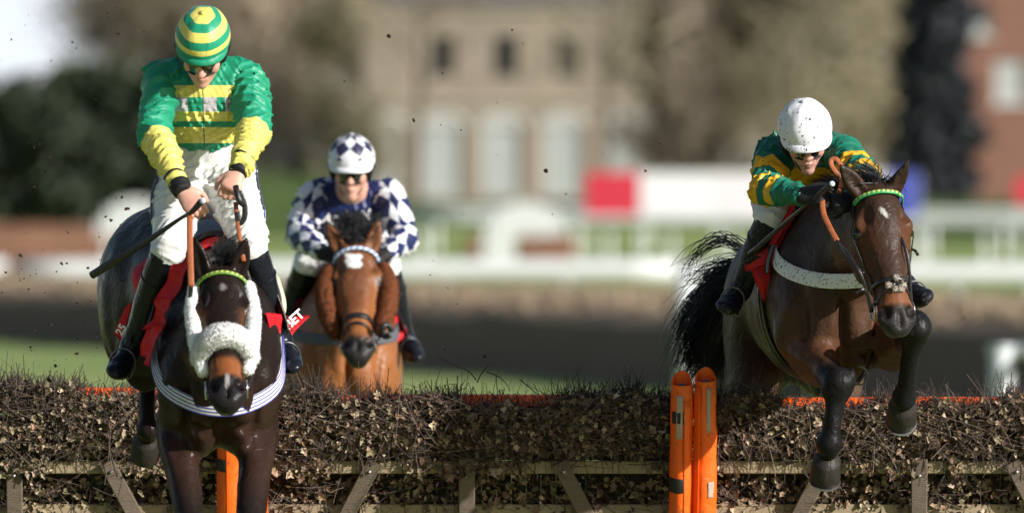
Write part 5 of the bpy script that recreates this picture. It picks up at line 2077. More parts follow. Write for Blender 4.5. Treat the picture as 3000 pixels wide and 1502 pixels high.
def peak_mesh(rx, ry, cz, drop=.012, out=.050, a0=-72, a1=72):
    na, nr = 33, 7
    top, bot, f = [], [], []
    for i in range(na):
        a = math.radians(a0 + (a1 - a0) * i / (na - 1))
        e = max(0.0, math.cos(a * 90 / abs(a1))) ** .7
        for j in range(nr):
            t = j / (nr - 1)
            R = 1 + (out * e * t) / ry
            x, y = rx * .985 * math.sin(a) * R, ry * .985 * math.cos(a) * R
            z = -.012 - drop * t * e - .014 * (t * e) ** 2 + .010 * (math.sin(a) ** 2) * 0
            z -= .030 * (abs(x) / rx) ** 2 * t * e
            top.append((x, y, z + .003))
            bot.append((x, y, z - .003))
    N = len(top)
    v = np.array(top + bot)
    for i in range(na - 1):
        for j in range(nr - 1):
            a, b, c, d = i * nr + j, (i + 1) * nr + j, (i + 1) * nr + j + 1, i * nr + j + 1
            f.append((a, d, c, b)); f.append((N + a, N + b, N + c, N + d))
        a, b = i * nr + nr - 1, (i + 1) * nr + nr - 1
        f.append((a, N + a, N + b, b))
    return v, f

GOGGLE = None
def goggle_material(tint=(.012, .011, .010)):
    m = Mat('goggle lens', .08, .8)
    m.base(tint)
    m.b.inputs['Coat Weight'].default_value = .6
    m.b.inputs['Coat Roughness'].default_value = .03
    return m.m
GOGGLE = goggle_material()
BLACKCLOTH = simple('black skullcap band', (.010, .010, .011), .6, .3, .3, 40, .3, 200)
WHITECLOTH = None
def breeches_material(name='white breeches', dirt=0.0, shade=.66):
    m = Mat(name, .42, .45)
    c = m.vary((shade, shade * .99, shade * .965), .05, 12, 3)
    if dirt:
        n = m.noise(70, 2, .4)
        c = m.mix(n.smooth(.70, .73) * dirt, c, (.05, .03, .02))
    m.base(c)
    m.bump(m.noise(30, 2, .5, stretch=(1, 1, .4), dist=.4), .28, .012)
    return m.m
def boot_material(name, col=(.008, .009, .014), rough=.26, dirt=0.0):
    m = Mat(name, rough, .24)
    c = m.vary(col, .3, 20)
    if dirt:
        n = m.noise(95, 2, .5)
        c = m.mix(n.smooth(.62, .66) * dirt, c, (.12, .10, .085))
        m.rough(m.noise(30, 3) * .3 + rough)
    m.base(c)
    m.bump(m.noise(22, 3, .5, dist=1.2), .25, .012)
    m.bump(m.noise(150, 2), .08, .002)
    return m.m

def head_gear(J, root, cap_mat, peak_mat, button_mat=None, rx=.107, ry=.130, rz=.116, peak_out=.05, drop=.012, hc_up=.036, sheet=True):
    f, u, r = head_frame(J)
    c = V(J['head']) + u * hc_up
    M = np.eye(4)
    M[:3, 0], M[:3, 1], M[:3, 2], M[:3, 3] = r, f, u, c
    v, fc = dome(J, rx, ry, rz)
    he = local_object('helmet', v, fc, cap_mat, root, M)
    he['label'] = J['cap_label']
    I = np.eye(4)
    def child(name, v, fc, mat):
        me = mesh_data(name, v, fc, True)
        me.materials.append(mat)
        o = bpy.data.objects.new(name, me)
        o.parent = he
        COL.objects.link(o)
        return o
    pv, pf = peak_mesh(rx, ry, 0, drop, peak_out)
    child('peak', pv, pf, peak_mat)
    # crown button
    b = MB()
    b.tube([(0, 0, rz * .99), (0, 0, rz + .006), (0, 0, rz + .009)], [.012, .011, .004], 12)
    child('crown_button', np.concatenate(b.v), b.f, button_mat or cap_mat)
    # black band of the skullcap under the silk, ear flaps and chin strap
    fld = Field()
    fld.ell((0, -.004, -.018), (rx * .955, ry * .93, .050), k=.01)
    for q in (-1, 1):
        fld.loft([((q * rx * .80, .012, -.03), .022, .050), ((q * rx * .76, .020, -.085), .012, .030)], up=(0, 1, 0), k=.02, sub=1)
    fld.ell((0, ry * .98, -.075), (rx * .85, ry * .45, .042), k=.02, op='s')
    v2, q2 = fld.mesh(.006)
    child('skullcap_band', v2, q2, BLACKCLOTH)
    ch = MB()
    pts = [np.array([math.sin(a) * .064, .052 * math.cos(a) - .004 + .02, -.165 + .085 * (abs(math.sin(a)) ** 2.2)]) for a in np.linspace(-1.45, 1.45, 15)]
    pts = [p + np.array([0, .012, .0]) for p in pts]
    ch.ribbon(pts, np.array([[p[0], p[1], -.1] for p in pts]), .012, .003)
    child('chin_strap', np.concatenate(ch.v), ch.f, BLACKCLOTH)
    # goggles
    na, nz = 29, 7
    gv, gf = [], []
    for i in range(na):
        a = math.radians(-68 + 136 * i / (na - 1))
        nose = math.exp(-(math.degrees(a) / 11) ** 2)
        edge = 1 - .45 * (abs(math.degrees(a)) / 68) ** 3
        for j in range(nz):
            t = j / (nz - 1) - .5
            hh = .034 * edge
            z = t * 2 * hh + (nose * .010 * (.5 - t))
            bul = 1 + .035 * math.cos(t * 3)
            gv.append(J['gog'] @ np.array([math.sin(a) * .079 * bul, math.cos(a) * .101 * bul + .002, z - .010 - hc_up, 1.0]))
    for i in range(na - 1):
        for j in range(nz - 1):
            gf.append((i * nz + j, (i + 1) * nz + j, (i + 1) * nz + j + 1, i * nz + j + 1))
    gv = np.array(gv)[:, :3]
    g = local_object('goggles', gv, gf, GOGGLE, root, M)
    rim = MB()
    edge = [gv[i * nz] for i in range(na)] + [gv[(na - 1) * nz + j] for j in range(nz)] + [gv[i * nz + nz - 1] for i in range(na - 1, -1, -1)] + [gv[j] for j in range(nz - 1, -1, -1)]
    rim.tube(edge, .0048, 6)
    me = mesh_data('goggle_frame', np.concatenate(rim.v), rim.f, True)
    me.materials.append(BLACKCLOTH)
    ro = bpy.data.objects.new('goggle_frame', me)
    ro.parent = g
    COL.objects.link(ro)
    return he

def along(P, pts):
    pts = [V(p) for p in pts]
    L = [np.linalg.norm(b - a) for a, b in zip(pts, pts[1:])]
    tot = sum(L)
    best = np.full(len(P), 1e9)
    out = np.zeros(len(P))
    acc = 0
    cen = np.zeros((len(P), 3))
    for a, b, l in zip(pts, pts[1:], L):
        d, t = dist_seg(P, a, b)
        m = d < best
        best[m] = d[m]
        out[m] = (acc + t[m] * l) / tot
        cen[m] = (a + t[:, None] * (b - a))[m]
        acc += l
    return out, cen

def build_jockey(J, label, loc, mats, vox=.0056, bagg=1.0, seed=1, torso_st=None):
    root = empty('person', loc, label, 'jockey')
    B, fr, lat, tax = skin_field(J)
    v, q = B.mesh(.0048 if vox < .008 else .007)
    mesh('body', v, q, SKIN, root, col=skin_colors(J, v, J.get('stubble', 0), J.get('dirt', 0)))
    # jersey
    nb, ch, pel = V(J['neck']), V(J['chest']), V(J['pelvis'])
    hem = V(J['hem'])
    T = Field()
    st = torso_st or [(hem - nrm(ch - hem) * .0, .138, .115), (lerp(hem, ch, .35), .150, .125), (ch, .175, .135), (lerp(ch, nb, .55), .165, .115), (lerp(ch, nb, .85), .115, .085), (nb + nrm(nb - ch) * .01, .068, .066)]
    T.loft(st, up=fr, k=.03, sub=4, cap=.35)
    for i in (0, 1):
        s = V(J['sh'][i])
        T.ell(lerp(s, ch, .18), (.075, .075, .075), k=.06)
    w1, w2, w3 = waves(seed, 4, 30, .4), folds(seed + 9, tax, 4, 75, .010), folds(seed + 11, lat, 3, 110, .006)
    T.disp = lambda P: .0040 * w1(P) + w2(P) + w3(P) + .006
    v, q = T.mesh(vox)
    ax = ch - hem
    tv = ((v - hem) @ ax) / (ax @ ax)
    tx = (v - lerp(hem, ch, .5)) @ lat
    je = mesh('jersey', v, q, mats['torso'], root, attrs={'tv': tv, 'tx': tx, 'tz': v[:, 2]})
    for i in (0, 1):
        s, e, w = V(J['sh'][i]), V(J['el'][i]), V(J['wr'][i])
        S = Field()
        b = bagg
        S.chain([(lerp(s, ch, .12), .072 * b), (lerp(s, e, .12), .078 * b), (lerp(s, e, .5), .073 * b), (lerp(s, e, .88), .066 * b), (lerp(e, w, .05), .064 * b), (lerp(e, w, .35), .056 * b), (lerp(e, w, .7), .046), (lerp(e, w, .93), .040)], k=.02, up=lat if abs(nrm(e - s) @ lat) < .8 else fr, sub=4)
        a1, a2 = waves(seed + 20 + i, 4, 34, .4), waves(seed + 30 + i, 5, 135, .4, ridge=.6)
        f1, f2 = folds(seed + 40 + i, nrm(e - s), 4, 80, .012), folds(seed + 60 + i, nrm(w - e), 4, 105, .009, .15, .7)
        S.disp = lambda P, a1=a1, f1=f1, f2=f2, s=s, e=e, w=w: .0042 * a1(P) + f1(P) * (1 - .6 * smoothstep(-.05, .08, (P - e) @ nrm(w - e))) + f2(P) * smoothstep(-.08, .03, (P - e) @ nrm(w - e)) + .006
        v, q = S.mesh(vox)
        t, cen = along(v, [s, e, w])
        d = v - cen
        mesh('sleeve', v, q, mats['sleeve'], je, attrs={'ta': t, 'au': d @ fr, 'av': d @ lat * (1 if i else -1), 'aw': d @ tax})
        if 'cuff' in mats:
            c = Field()
            c.loft([(lerp(e, w, .93), .043, .043), (lerp(e, w, 1.06), .036, .036)], up=lat, k=.01, sub=1, cap=.25)
            c.disp = lambda P, a2=a2: .0015 * a2(P * 1.5)
            v, q = c.mesh(.006)
            cu = mesh('cuff', v, q, mats['cuff'], je)
    # breeches: one mesh, both legs and the seat
    Q = Field()
    hemq = lerp(hem, ch, .12)
    Q.loft([(hemq, .122, .102), (lerp(hem, pel, .5), .135, .115), (pel, .150, .125)], up=fr, k=.05, sub=3, cap=.4)
    for i in (0, 1):
        h, k, a = V(J['hip'][i]), V(J['kn'][i]), V(J['an'][i])
        Q.chain([(h, .108), (lerp(h, k, .3), .102), (lerp(h, k, .65), .086), (lerp(h, k, .93), .071), (lerp(k, a, .02), .064), (lerp(k, a, .12), .046)], k=.045, up=lat, sub=4)
    q1, q2 = waves(seed + 50, 4, 32, .4), folds(seed + 51, nrm(V(J['kn'][0]) - V(J['hip'][0])), 5, 85, .008)
    kk = [lerp(V(J['kn'][i]), V(J['an'][i]), .06) for i in (0, 1)]
    calm = lambda P: np.minimum(smoothstep(.04, .12, np.linalg.norm(P - kk[0], axis=1)), smoothstep(.04, .12, np.linalg.norm(P - kk[1], axis=1)))
    Q.disp = lambda P: (.0040 * q1(P) + q2(P) + .005) * calm(P)
    v, q = Q.mesh(vox)
    mesh('breeches', v, q, mats['breeches'], root)
    if 'panel' in mats:
        for i, sg in ((0, -1), (1, 1)):
            h, k = V(J['hip'][i]), V(J['kn'][i])
            ts = np.linspace(.06, .66, 16)
            D = orth(lat * sg + fr * .55, nrm(k - h))
            P = Q.project(np.array([lerp(h, k, t) for t in ts]), np.tile(D, (16, 1)), .005, .2)
            for _ in range(2):
                P[1:-1] = .25 * P[:-2] + .5 * P[1:-1] + .25 * P[2:]
            b_ = MB(); b_.ribbon(P, D, .062, .003)
            n_ = len(b_.v[0])
            b_.build('thigh_panel', mats['panel'], root, smooth=True, attrs={'pu': np.tile([-1, 1, 1, .8, -.8, -1], 16), 'pv': np.repeat(ts, 6)})
    # boots
    for i in (0, 1):
        k, a, to = V(J['kn'][i]), V(J['an'][i]), V(J['toe'][i])
        ft = nrm(to - a)
        sh = nrm(a - k)
        Bo = Field()
        top = lerp(k, a, .06)
        Bo.chain([(top, .064), (lerp(k, a, .3), .063), (lerp(k, a, .55), .056), (lerp(k, a, .82), .044), (a, .046)], k=.02, up=lat, sub=3)
        heel = a + sh * .055 - ft * .035
        Bo.loft([(heel, .033, .036), (a + sh * .045 + ft * .05, .038, .040), (a + sh * .060 + ft * .13, .046, .034), (to + sh * .050, .042, .027), (to + sh * .050 + ft * .025, .028, .018)], up=sh, k=.035, sub=3)
        b1 = waves(seed + 70 + i, 8, 60, .4, ridge=.5)
        Bo.disp = lambda P, b1=b1, a=a: .0016 * b1(P) * (1 + 1.2 * np.exp(-(np.linalg.norm(P - a, axis=1) / .08) ** 2))
        v, q = Bo.mesh(.0065)
        bo = mesh('boot', v, q, mats['boot'], root)
        bt = MB()
        P, D = ring_on(Bo, lerp(k, a, .30), orth(lat, sh), orth(fr, sh) if abs(fr @ sh) < .9 else orth(tax, sh), .002, n=30, far=.12)
        bt.ribbon(P, D, .006, .003, closed=True)
        bt.build('boot_seam', mats['boot'], bo, smooth=True)
        J.setdefault('boots', []).append((a + sh * .055 + ft * .09, ft, sh))
    # gloves
    if J['glove']:
        for i in (0, 1):
            g = Field()
            hd = J['hand'][i]
            e, w = V(J['el'][i]), V(J['wr'][i])
            hand(g, w, hd['d'], hd['back'], hd['th'], hd.get('curl', (35, 70, 60)), hd.get('sc', 1.0), 1.18)
            g.chain([(lerp(e, w, .86), .034), (w, .032)], k=.02, up=lat, sub=1)
            v, q = g.mesh(.006)
            mesh('glove', v, q, BLACKCLOTH, root)
    return root

def mix_many(m, base, layers):
    c = base
    for fac, col in layers:
        c = m.mix(fac, c, col)
    return c

ID4 = np.eye(4)
# ---------------- rider standing up on the near black horse (jockey A)
GREEN_A, YEL_A = (.010, .245, .135), (.66, .58, .135)
def torso_a(m):
    tv, tx = m.attr('tz'), m.attr('tx')
    y = tv.within(2.1929, 2.2390).max(tv.within(2.1009, 2.1377)).max(tv.within(2.0179, 2.0785)) * tx.abs().lt(.150)
    g = tv.within(2.1377, 2.1929) * (tx.within(-.110, -.058).max(tx.within(.0, .052)).max(tx.within(.085, .108)))
    return mix_many(m, GREEN_A, [(y, YEL_A), (g, (.42, .40, .43)), (tx.within(-.002, .002) * tv.lt(2.289), (.02, .05, .03))])
def sleeve_a(m):
    t = m.attr('ta')
    return mix_many(m, GREEN_A, [(t.gt(.515), YEL_A), (t.within(.865, .885), (.012, .012, .012))])
def cap_a(m):
    x, y, z = m.coord()
    zz = z / .116
    y1 = zz.gt(.91).max(zz.within(.50, .745)).max(zz.within(.06, .25))
    return mix_many(m, GREEN_A, [(y1, YEL_A)])
def panel_a():
    m = Mat('lettered thigh panel', .5, .4)
    u, v = m.attr('pu'), m.attr('pv')
    c = m.mix(u.abs().gt(.86).max(v.lt(.075)).max(v.gt(.645)), (.52, .57, .76), (.03, .04, .16))
    lines = (u * 2.2).fract().within(.25, .75) * m.noise(190, 2, .6).gt(.52) * v.within(.16, .56) * u.abs().lt(.75)
    m.base(m.mix(lines, c, (.05, .06, .25)))
    return m.m
JA = dict(
    head=ata(594, 146, -1.68), hf=V(-.05, -.76, -.65), hu=V(.02, -.65, .76), neck=ata(597, 178, -1.52), chest=ata(596, 290, -1.48), pelvis=ata(605, 480, -1.28), hem=ata(603, 380, -1.37),
    sh=[ata(480, 224, -1.50), ata(716, 222, -1.50)], el=[ata(452, 385, -1.66), ata(748, 375, -1.66)], wr=[ata(530, 552, -1.90), ata(700, 500, -1.88)],
    hip=[ata(548, 490, -1.28), ata(662, 490, -1.28)], kn=[ata(492, 738, -1.65), ata(735, 733, -1.65)], an=[ata(388, 1010, -1.44), ata(818, 988, -1.44)], toe=[ata(352, 1058, -1.60), ata(846, 1042, -1.60)],
    hand=[dict(d=V(.55, -.35, -.72), back=V(-.25, -.75, .45), th=V(.8, -.2, .5), curl=(30, 55, 40)), dict(d=V(-.35, -.5, -.75), back=V(.15, -.8, .5), th=V(-.85, .0, .45), curl=(48, 80, 60))],
    glove=False, gog=ID4, cap_label='green and yellow hooped silk cap')
mats_a = dict(torso=silk('green jersey with yellow bars', torso_a), sleeve=silk('green sleeve with yellow forearm', sleeve_a), cuff=BLACKCLOTH, breeches=breeches_material(), boot=boot_material('polished black boots'), panel=panel_a())
person_a = build_jockey(JA, 'jockey in green and yellow hooped cap standing up on the near black horse', ata(605, 1050, -.95) * V(1, 1, 0), mats_a, seed=3)
head_gear(JA, person_a, silk('green and yellow hooped cap', cap_a), silk('green cap peak', lambda m: m.vary(GREEN_A, .05)), simple('yellow button', YEL_A, .4), peak_out=.016, drop=.0, hc_up=.064)

# ---------------- rider crouched on the dark bay horse (jockey C)
GREEN_C, YEL_C = (.006, .135, .085), (.66, .36, .015)
def torso_c(m):
    tv, tx = m.attr('tz'), m.attr('tx')
    return mix_many(m, GREEN_C, [(tv.within(1.80, 1.935), YEL_C)])
def sleeve_c(m):
    t = m.attr('ta')
    return mix_many(m, GREEN_C, [(t.within(.30, .405).max(t.within(.50, .585)).max(t.within(.66, .735)), YEL_C)])
def cap_c(m):
    x, y, z = m.coord()
    n = m.noise(85, 2, .45)
    n2 = m.noise(24, 2)
    f = n.smooth(.62, .645) * n2.smooth(.40, .50)
    return m.mix(f, (.68, .68, .71), (.028, .016, .010))
JC = dict(
    head=atc(2358, 402, -0.36), hf=V(.10, -.86, -.50), hu=V(-.04, -.50, .86), neck=atc(2362, 440, -0.16), chest=atc(2362, 505, 0.02), pelvis=atc(2330, 545, 0.38), hem=atc(2338, 535, 0.24),
    sh=[atc(2272, 445, -0.16), atc(2462, 440, -0.16)], el=[atc(2243, 553, -0.40), atc(2535, 520, -0.40)], wr=[atc(2352, 573, -0.60), atc(2500, 590, -0.60)],
    hip=[atc(2285, 560, 0.38), atc(2385, 560, 0.38)], kn=[atc(2262, 640, -0.06), atc(2500, 650, -0.08)], an=[atc(2172, 842, 0.14), atc(2648, 832, 0.12)], toe=[atc(2138, 872, -0.06), atc(2690, 850, -0.08)],
    hand=[dict(d=V(.85, -.45, .05), back=V(-.3, -.75, .5), th=V(.1, -.4, .9), curl=(55, 85, 60)), dict(d=V(-.75, -.5, -.1), back=V(.3, -.75, .5), th=V(-.1, -.4, .9), curl=(55, 85, 60))],
    glove=True, gog=ID4, cap_label='white silk cap spattered with mud', stubble=.35, dirt=5)
mats_c = dict(torso=silk('emerald jersey with gold chest', torso_c, dirt=1.0), sleeve=silk('emerald sleeve with gold hoops', sleeve_c, dirt=1.0), breeches=breeches_material('muddy breeches', .8, .62), boot=boot_material('mud spattered boots', rough=.35, dirt=.9))
person_c = build_jockey(JC, 'jockey in white mud spattered cap crouched low on the dark bay horse', atc(2345, 860, .4) * V(1, 1, 0), mats_c, seed=103,
    torso_st=[(JC['hem'], .15, .11), (lerp(JC['hem'], JC['chest'], .5), .165, .12), (JC['chest'], .17, .12), (lerp(JC['chest'], JC['neck'], .6), .14, .10), (JC['neck'], .075, .065)])
head_gear(JC, person_c, silk('muddy white cap', cap_c), silk('white cap peak', cap_c), rx=.110, peak_out=.024, drop=.004, hc_up=.044)

# ---------------- rider on the bright bay horse (jockey B)
NAVY, WHT = (.009, .018, .088), (.66, .66, .70)
def diamonds(m, u, v):
    a = (u.fract() - .5).abs() + (v.fract() - .5).abs()
    return a.lt(.5)
def torso_b(m):
    return m.vary(NAVY, .05)
def sleeve_b(m):
    t, a, b, c = m.attr('ta'), m.attr('au'), m.attr('av'), m.attr('aw')
    ang = a.atan2(b)
    return m.mix(diamonds(m, ang * (4.0 / 6.28318), t * 4.6 + .2), NAVY, WHT)
def cap_b(m):
    x, y, z = m.coord()
    ang = y.atan2(x)
    pol = (z / .116)._m('ARCCOSINE')
    d = diamonds(m, ang * (8.0 / 6.28318) + .5, pol * 1.42 - .28)
    d = d.max(pol.gt(1.40))
    return m.mix(d, (.022, .024, .060), WHT)
JB = dict(
    head=at(1030, 497, 4.58), hf=V(-.05, -.95, -.22), hu=V(0, -.22, .97), neck=at(1030, 555, 4.78), chest=at(1028, 625, 4.88), pelvis=at(1025, 690, 5.18), hem=at(1026, 668, 5.00),
    sh=[at(926, 566, 4.80), at(1134, 566, 4.80)], el=[at(873, 690, 4.66), at(1186, 695, 4.66)], wr=[at(948, 742, 4.36), at(1128, 748, 4.36)],
    hip=[at(975, 700, 5.18), at(1080, 700, 5.18)], kn=[at(900, 778, 4.76), at(1132, 788, 4.76)], an=[at(835, 955, 5.00), at(1186, 985, 5.00)], toe=[at(815, 1010, 4.80), at(1212, 1020, 4.80)],
    hand=[dict(d=V(.8, -.5, -.1), back=V(-.3, -.75, .5), th=V(.1, -.4, .9), curl=(55, 85, 60)), dict(d=V(-.8, -.5, -.1), back=V(.3, -.75, .5), th=V(-.1, -.4, .9), curl=(55, 85, 60))],
    glove=True, gog=ID4, cap_label='navy and white diamond patterned silk cap')
mats_b = dict(torso=silk('navy jersey', torso_b), sleeve=silk('navy sleeve with white diamonds', sleeve_b), breeches=breeches_material('white breeches with navy knee', 0, .72), boot=boot_material('black boots', rough=.3))
person_b = build_jockey(JB, 'jockey in navy and white diamond cap riding the bright bay horse', at(1030, 950, 5.1) * V(1, 1, 0), mats_b, vox=.008, seed=203)
head_gear(JB, person_b, silk('diamond cap', cap_b), silk('white peak', lambda m: m.vary(WHT, .05)), peak_out=.022, drop=.002, hc_up=.046)
# ------------------------------------------------------------------ tack
RED = None
def cloth_material(name, col, dirt=0.0):
    m = Mat(name, .7, .3)
    c = m.vary(col, .12, 14, 3)
    if dirt:
        c = m.mix(m.noise(60, 2).smooth(.64, .68) * dirt, c, (.05, .03, .02))
    m.base(c)
    m.bump(m.noise(18, 3, dist=.8), .5, .02)
    m.bump(m.noise(500, 1), .15, .001)
    return m.m
RED = cloth_material('red saddle cloth', (.50, .008, .016))
REDC = cloth_material('muddy red saddle cloth', (.42, .008, .012), .6)
WHITEWEB = simple('white web', (.74, .73, .71), .7, .3, .1, 30, .2, 200)
GREYWEB = simple('grey numnah', (.09, .095, .11), .8, .3, .3, 25, .5, 120)
PIPING = simple('teal piping', (.10, .17, .19), .6, .4, .4, 60, .3, 100)
def text_mesh(txt, size):
    cu = bpy.data.curves.new('lettering', 'FONT')
    cu.body = txt
    cu.size = size
    cu.extrude = .001
    cu.offset = size * .03
    o = bpy.data.objects.new('lettering', cu)
    COL.objects.link(o)
    dg = bpy.context.evaluated_depsgraph_get()
    me = o.evaluated_get(dg).to_mesh()
    v = np.array([tuple(x.co) for x in me.vertices])
    f = [tuple(q.vertices) for q in me.polygons]
    o.evaluated_get(dg).to_mesh_clear()
    bpy.data.objects.remove(o)
    bpy.data.curves.remove(cu)
    return v, f

def body_patch(h, f0, f1, a0, a1, off, nf=16, na=40, thick=.008, wav=0.0, seed=0, cen=-.04, skew=0.0, hem=None):
    """cloth lying on the barrel between two angles from the spine; a>0 is the horse's left"""
    fs, an = np.linspace(f0, f1, nf), np.radians(np.linspace(a0, a1, na))
    C, D = [], []
    for i, f in enumerate(fs):
        for a in an:
            ff = f + skew * (abs(a) - .6) if abs(a) > .6 else f
            C.append(h.W(ff, 0, cen))
            D.append(h.S * math.sin(a) + h.U * math.cos(a))
    C, D = np.array(C), np.array(D)
    P = h.fld.project(C, D, off, .75, 40)
    w = waves(seed + 300, 6, 26, .4)
    k = np.abs(np.tile(an, nf)) / max(abs(an[0]), abs(an[-1]))
    P = P + D * (wav * (w(P) + .6) * k ** 3)[:, None]
    Q = P - D * thick
    N = len(P)
    f = []
    for i in range(nf - 1):
        for j in range(na - 1):
            q = (i * na + j, i * na + j + 1, (i + 1) * na + j + 1, (i + 1) * na + j)
            f.append(q)
            f.append(tuple(x + N for x in q[::-1]))
    def edge(ix):
        for a, b in zip(ix, ix[1:]):
            f.append((b, a, a + N, b + N))
    edge([j for j in range(na)])
    edge([(nf - 1) * na + j for j in range(na - 1, -1, -1)])
    edge([i * na for i in range(nf - 1, -1, -1)])
    edge([i * na + na - 1 for i in range(nf)])
    return np.concatenate([P, Q]), f, P.reshape(nf, na, 3), D.reshape(nf, na, 3)

def saddlery(h, who, cloth_mat, cloth_label, saddle_label, J, f_off=0.0, aside=62, flap=1.0):
    # saddle cloth
    v, f, P, D = body_patch(h, -.36 + f_off, .24 + f_off, -aside, aside, .012, 20, 48, .008, .030, seed=len(who), skew=.06)
    c = mesh('saddle_cloth', v, f, cloth_mat)
    set_props(c, cloth_label, 'saddle cloth')
    # saddle
    root = empty('saddle', h.W(-.05 + f_off, 0, .34), saddle_label, 'saddle')
    v, f, P2, D2 = body_patch(h, -.26 + f_off, .12 + f_off, -34, 34, .030, 12, 20, .02)
    mesh('seat', v, f, LEATHER, root)
    for q in (-1, 1):
        a, b = (26, 74 * flap)
        v, f, P3, D3 = body_patch(h, -.06 + f_off, .235 + f_off, q * a, q * b, .026, 12, 14, .006, .006, seed=4, skew=.10)
        o = mesh('flap', v, f, LEATHER, root)
        e = MB()
        e.tube(P3[-1], .006, 6)
        e.build('flap_piping', PIPING if who == 'C' else LEATHER, o, smooth=True)
    # girth
    for ff in (-.02, .03):
        Pg, Dg = ring_on(h.fld, h.W(ff + f_off, 0, -.05), h.S, h.U, .008, 0, 360, 60, .7)
        m = MB(); m.ribbon(Pg, Dg, .030, .005, closed=True)
        m.build('girth', LEATHER, root, smooth=True)
    # stirrups hanging on their leathers
    for i, (pos, ft, sh) in enumerate(J['boots']):
        side = np.cross(ft, sh)
        m = MB()
        pts = []
        for a in np.linspace(-100, 100, 19):
            r = math.radians(a)
            pts.append(pos + side * .050 * math.sin(r) - sh * (.062 * math.cos(r) + .010))
        low = [pos + side * .047 + sh * .034, pos - side * .047 + sh * .034]
        m.tube([low[1]] + pts + [low[0]] if np.linalg.norm(pts[0] - low[1]) < np.linalg.norm(pts[0] - low[0]) else [low[0]] + pts + [low[1]], .0042, 8, sub=2)
        st = m.build('stirrup', STEELDARK if who != 'C' else STEELMUD, root, smooth=True)
        m = MB(); m.beam(low[0], low[1], .018, .006, up=sh, bev=.003)
        m.build('tread', STEELDARK, st)
        hang = h.W(.02 + f_off, (-.22, .22)[i], .12)
        a = pos - sh * .08
        m = MB(); m.ribbon([a, lerp(a, hang, .5) + h.S * (-.02, .02)[i], hang], h.S * (-1, 1)[i], .022, .004, sub=4)
        m.build('stirrup_leather', LEATHER, root, smooth=True)
    return root, c
STEELDARK = simple('aluminium stirrup', (.12, .125, .14), .4, .5, .3, 40, metal=.8)
STEELMUD = simple('muddy stirrup', (.16, .15, .14), .6, .4, .6, 60, metal=.5)

def head_ring(h, t, y, off, a0, a1, n=40, tilt=0.0):
    u = nrm(h.hl)
    v = nrm(h.hn + h.ha * tilt)
    return ring_on(h.fld, h.H(t, 0, y), u, v, off, a0, a1, n, .3)

def bridle(h, label, brow_cols, brow_kind, noseband, J, cheek=True):
    root = empty('bridle', h.H(.05, 0, 0), label, 'bridle')
    # browband
    P, D = head_ring(h, .085, -.085, .008, 12, 168, 60)
    # lift the middle of the band towards the poll
    a = np.linspace(-1, 1, 60)
    P = P - h.ha[None] * (.020 * (1 - a ** 2))[:, None]
    P = h.fld.snap(P, .008, 4)
    m = MB()
    if brow_kind == 'twist':
        m.tube(P, .0085, 8)
    else:
        m.ribbon(P, D, .017, .007)
    k = 8 if brow_kind == 'twist' else 6
    o = m.build('browband', None, root, smooth=True)
    me = o.data
    nv = len(me.vertices)
    col = np.zeros((nv, 4), np.float32); col[:, 3] = 1
    c0, c1 = brow_cols
    for i in range(nv):
        ring, j = divmod(i, k)
        if brow_kind == 'twist':
            w = ((ring * .55 + j * .375) % 3.0) < 1.5
        else:
            up = j in (1, 2, 3)
            w = (ring % 4 < 2) if up else (ring % 4 >= 9)
        col[i, :3] = c1 if w else c0
    at_ = me.color_attributes.new('Col', 'FLOAT_COLOR', 'POINT')
    at_.data.foreach_set('color', col.ravel())
    bm_ = Mat('browband', .5, .4)
    bm_.base(bm_.colattr('Col'))
    me.materials.append(bm_.m)
    # cheek straps, headpiece
    bits = []
    for q in (-1, 1):
        ts = np.linspace(.07, .80, 14)
        C = np.array([h.H(t, 0, -.085 + .012 * math.sin(t * 4)) for t in ts])
        Pp = h.fld.project(C, np.tile(h.hl * q, (14, 1)), .006, .3)
        m = MB(); m.ribbon(Pp, h.hl * q, .014, .004, sub=2)
        m.build('cheek_strap', LEATHER, root, smooth=True)
        c = h.H(.835, q * .078, -.088)
        ring = [c + h.ha * .032 * math.cos(x) + h.hn * .032 * math.sin(x) for x in np.linspace(0, 2 * math.pi, 21)]
        m = MB(); m.tube(ring, .0045, 6)
        m.build('bit_ring', STEEL, root, smooth=True)
        bits.append(c)
    P, D = head_ring(h, .03, -.10, .008, -35, 215, 40, tilt=-.9)
    noseband(h, root)
    # headpiece over the poll behind the ears
    return root, bits

def plain_noseband(t, w, tilt=0.0, y=-.075):
    def fn(h, root):
        P, D = head_ring(h, t, y, .006, 0, 360, 48, tilt)
        m = MB(); m.ribbon(P, D, w, .005, closed=True)
        m.build('noseband', LEATHER, root, smooth=True)
    return fn

def rein(name, mat, parent, pts, width=.016, thick=.005, n=(0, -1, .2), sub=6):
    m = MB(); m.ribbon([V(p) for p in pts], n, width, thick, sub=sub)
    return m.build(name, mat, parent, smooth=True)

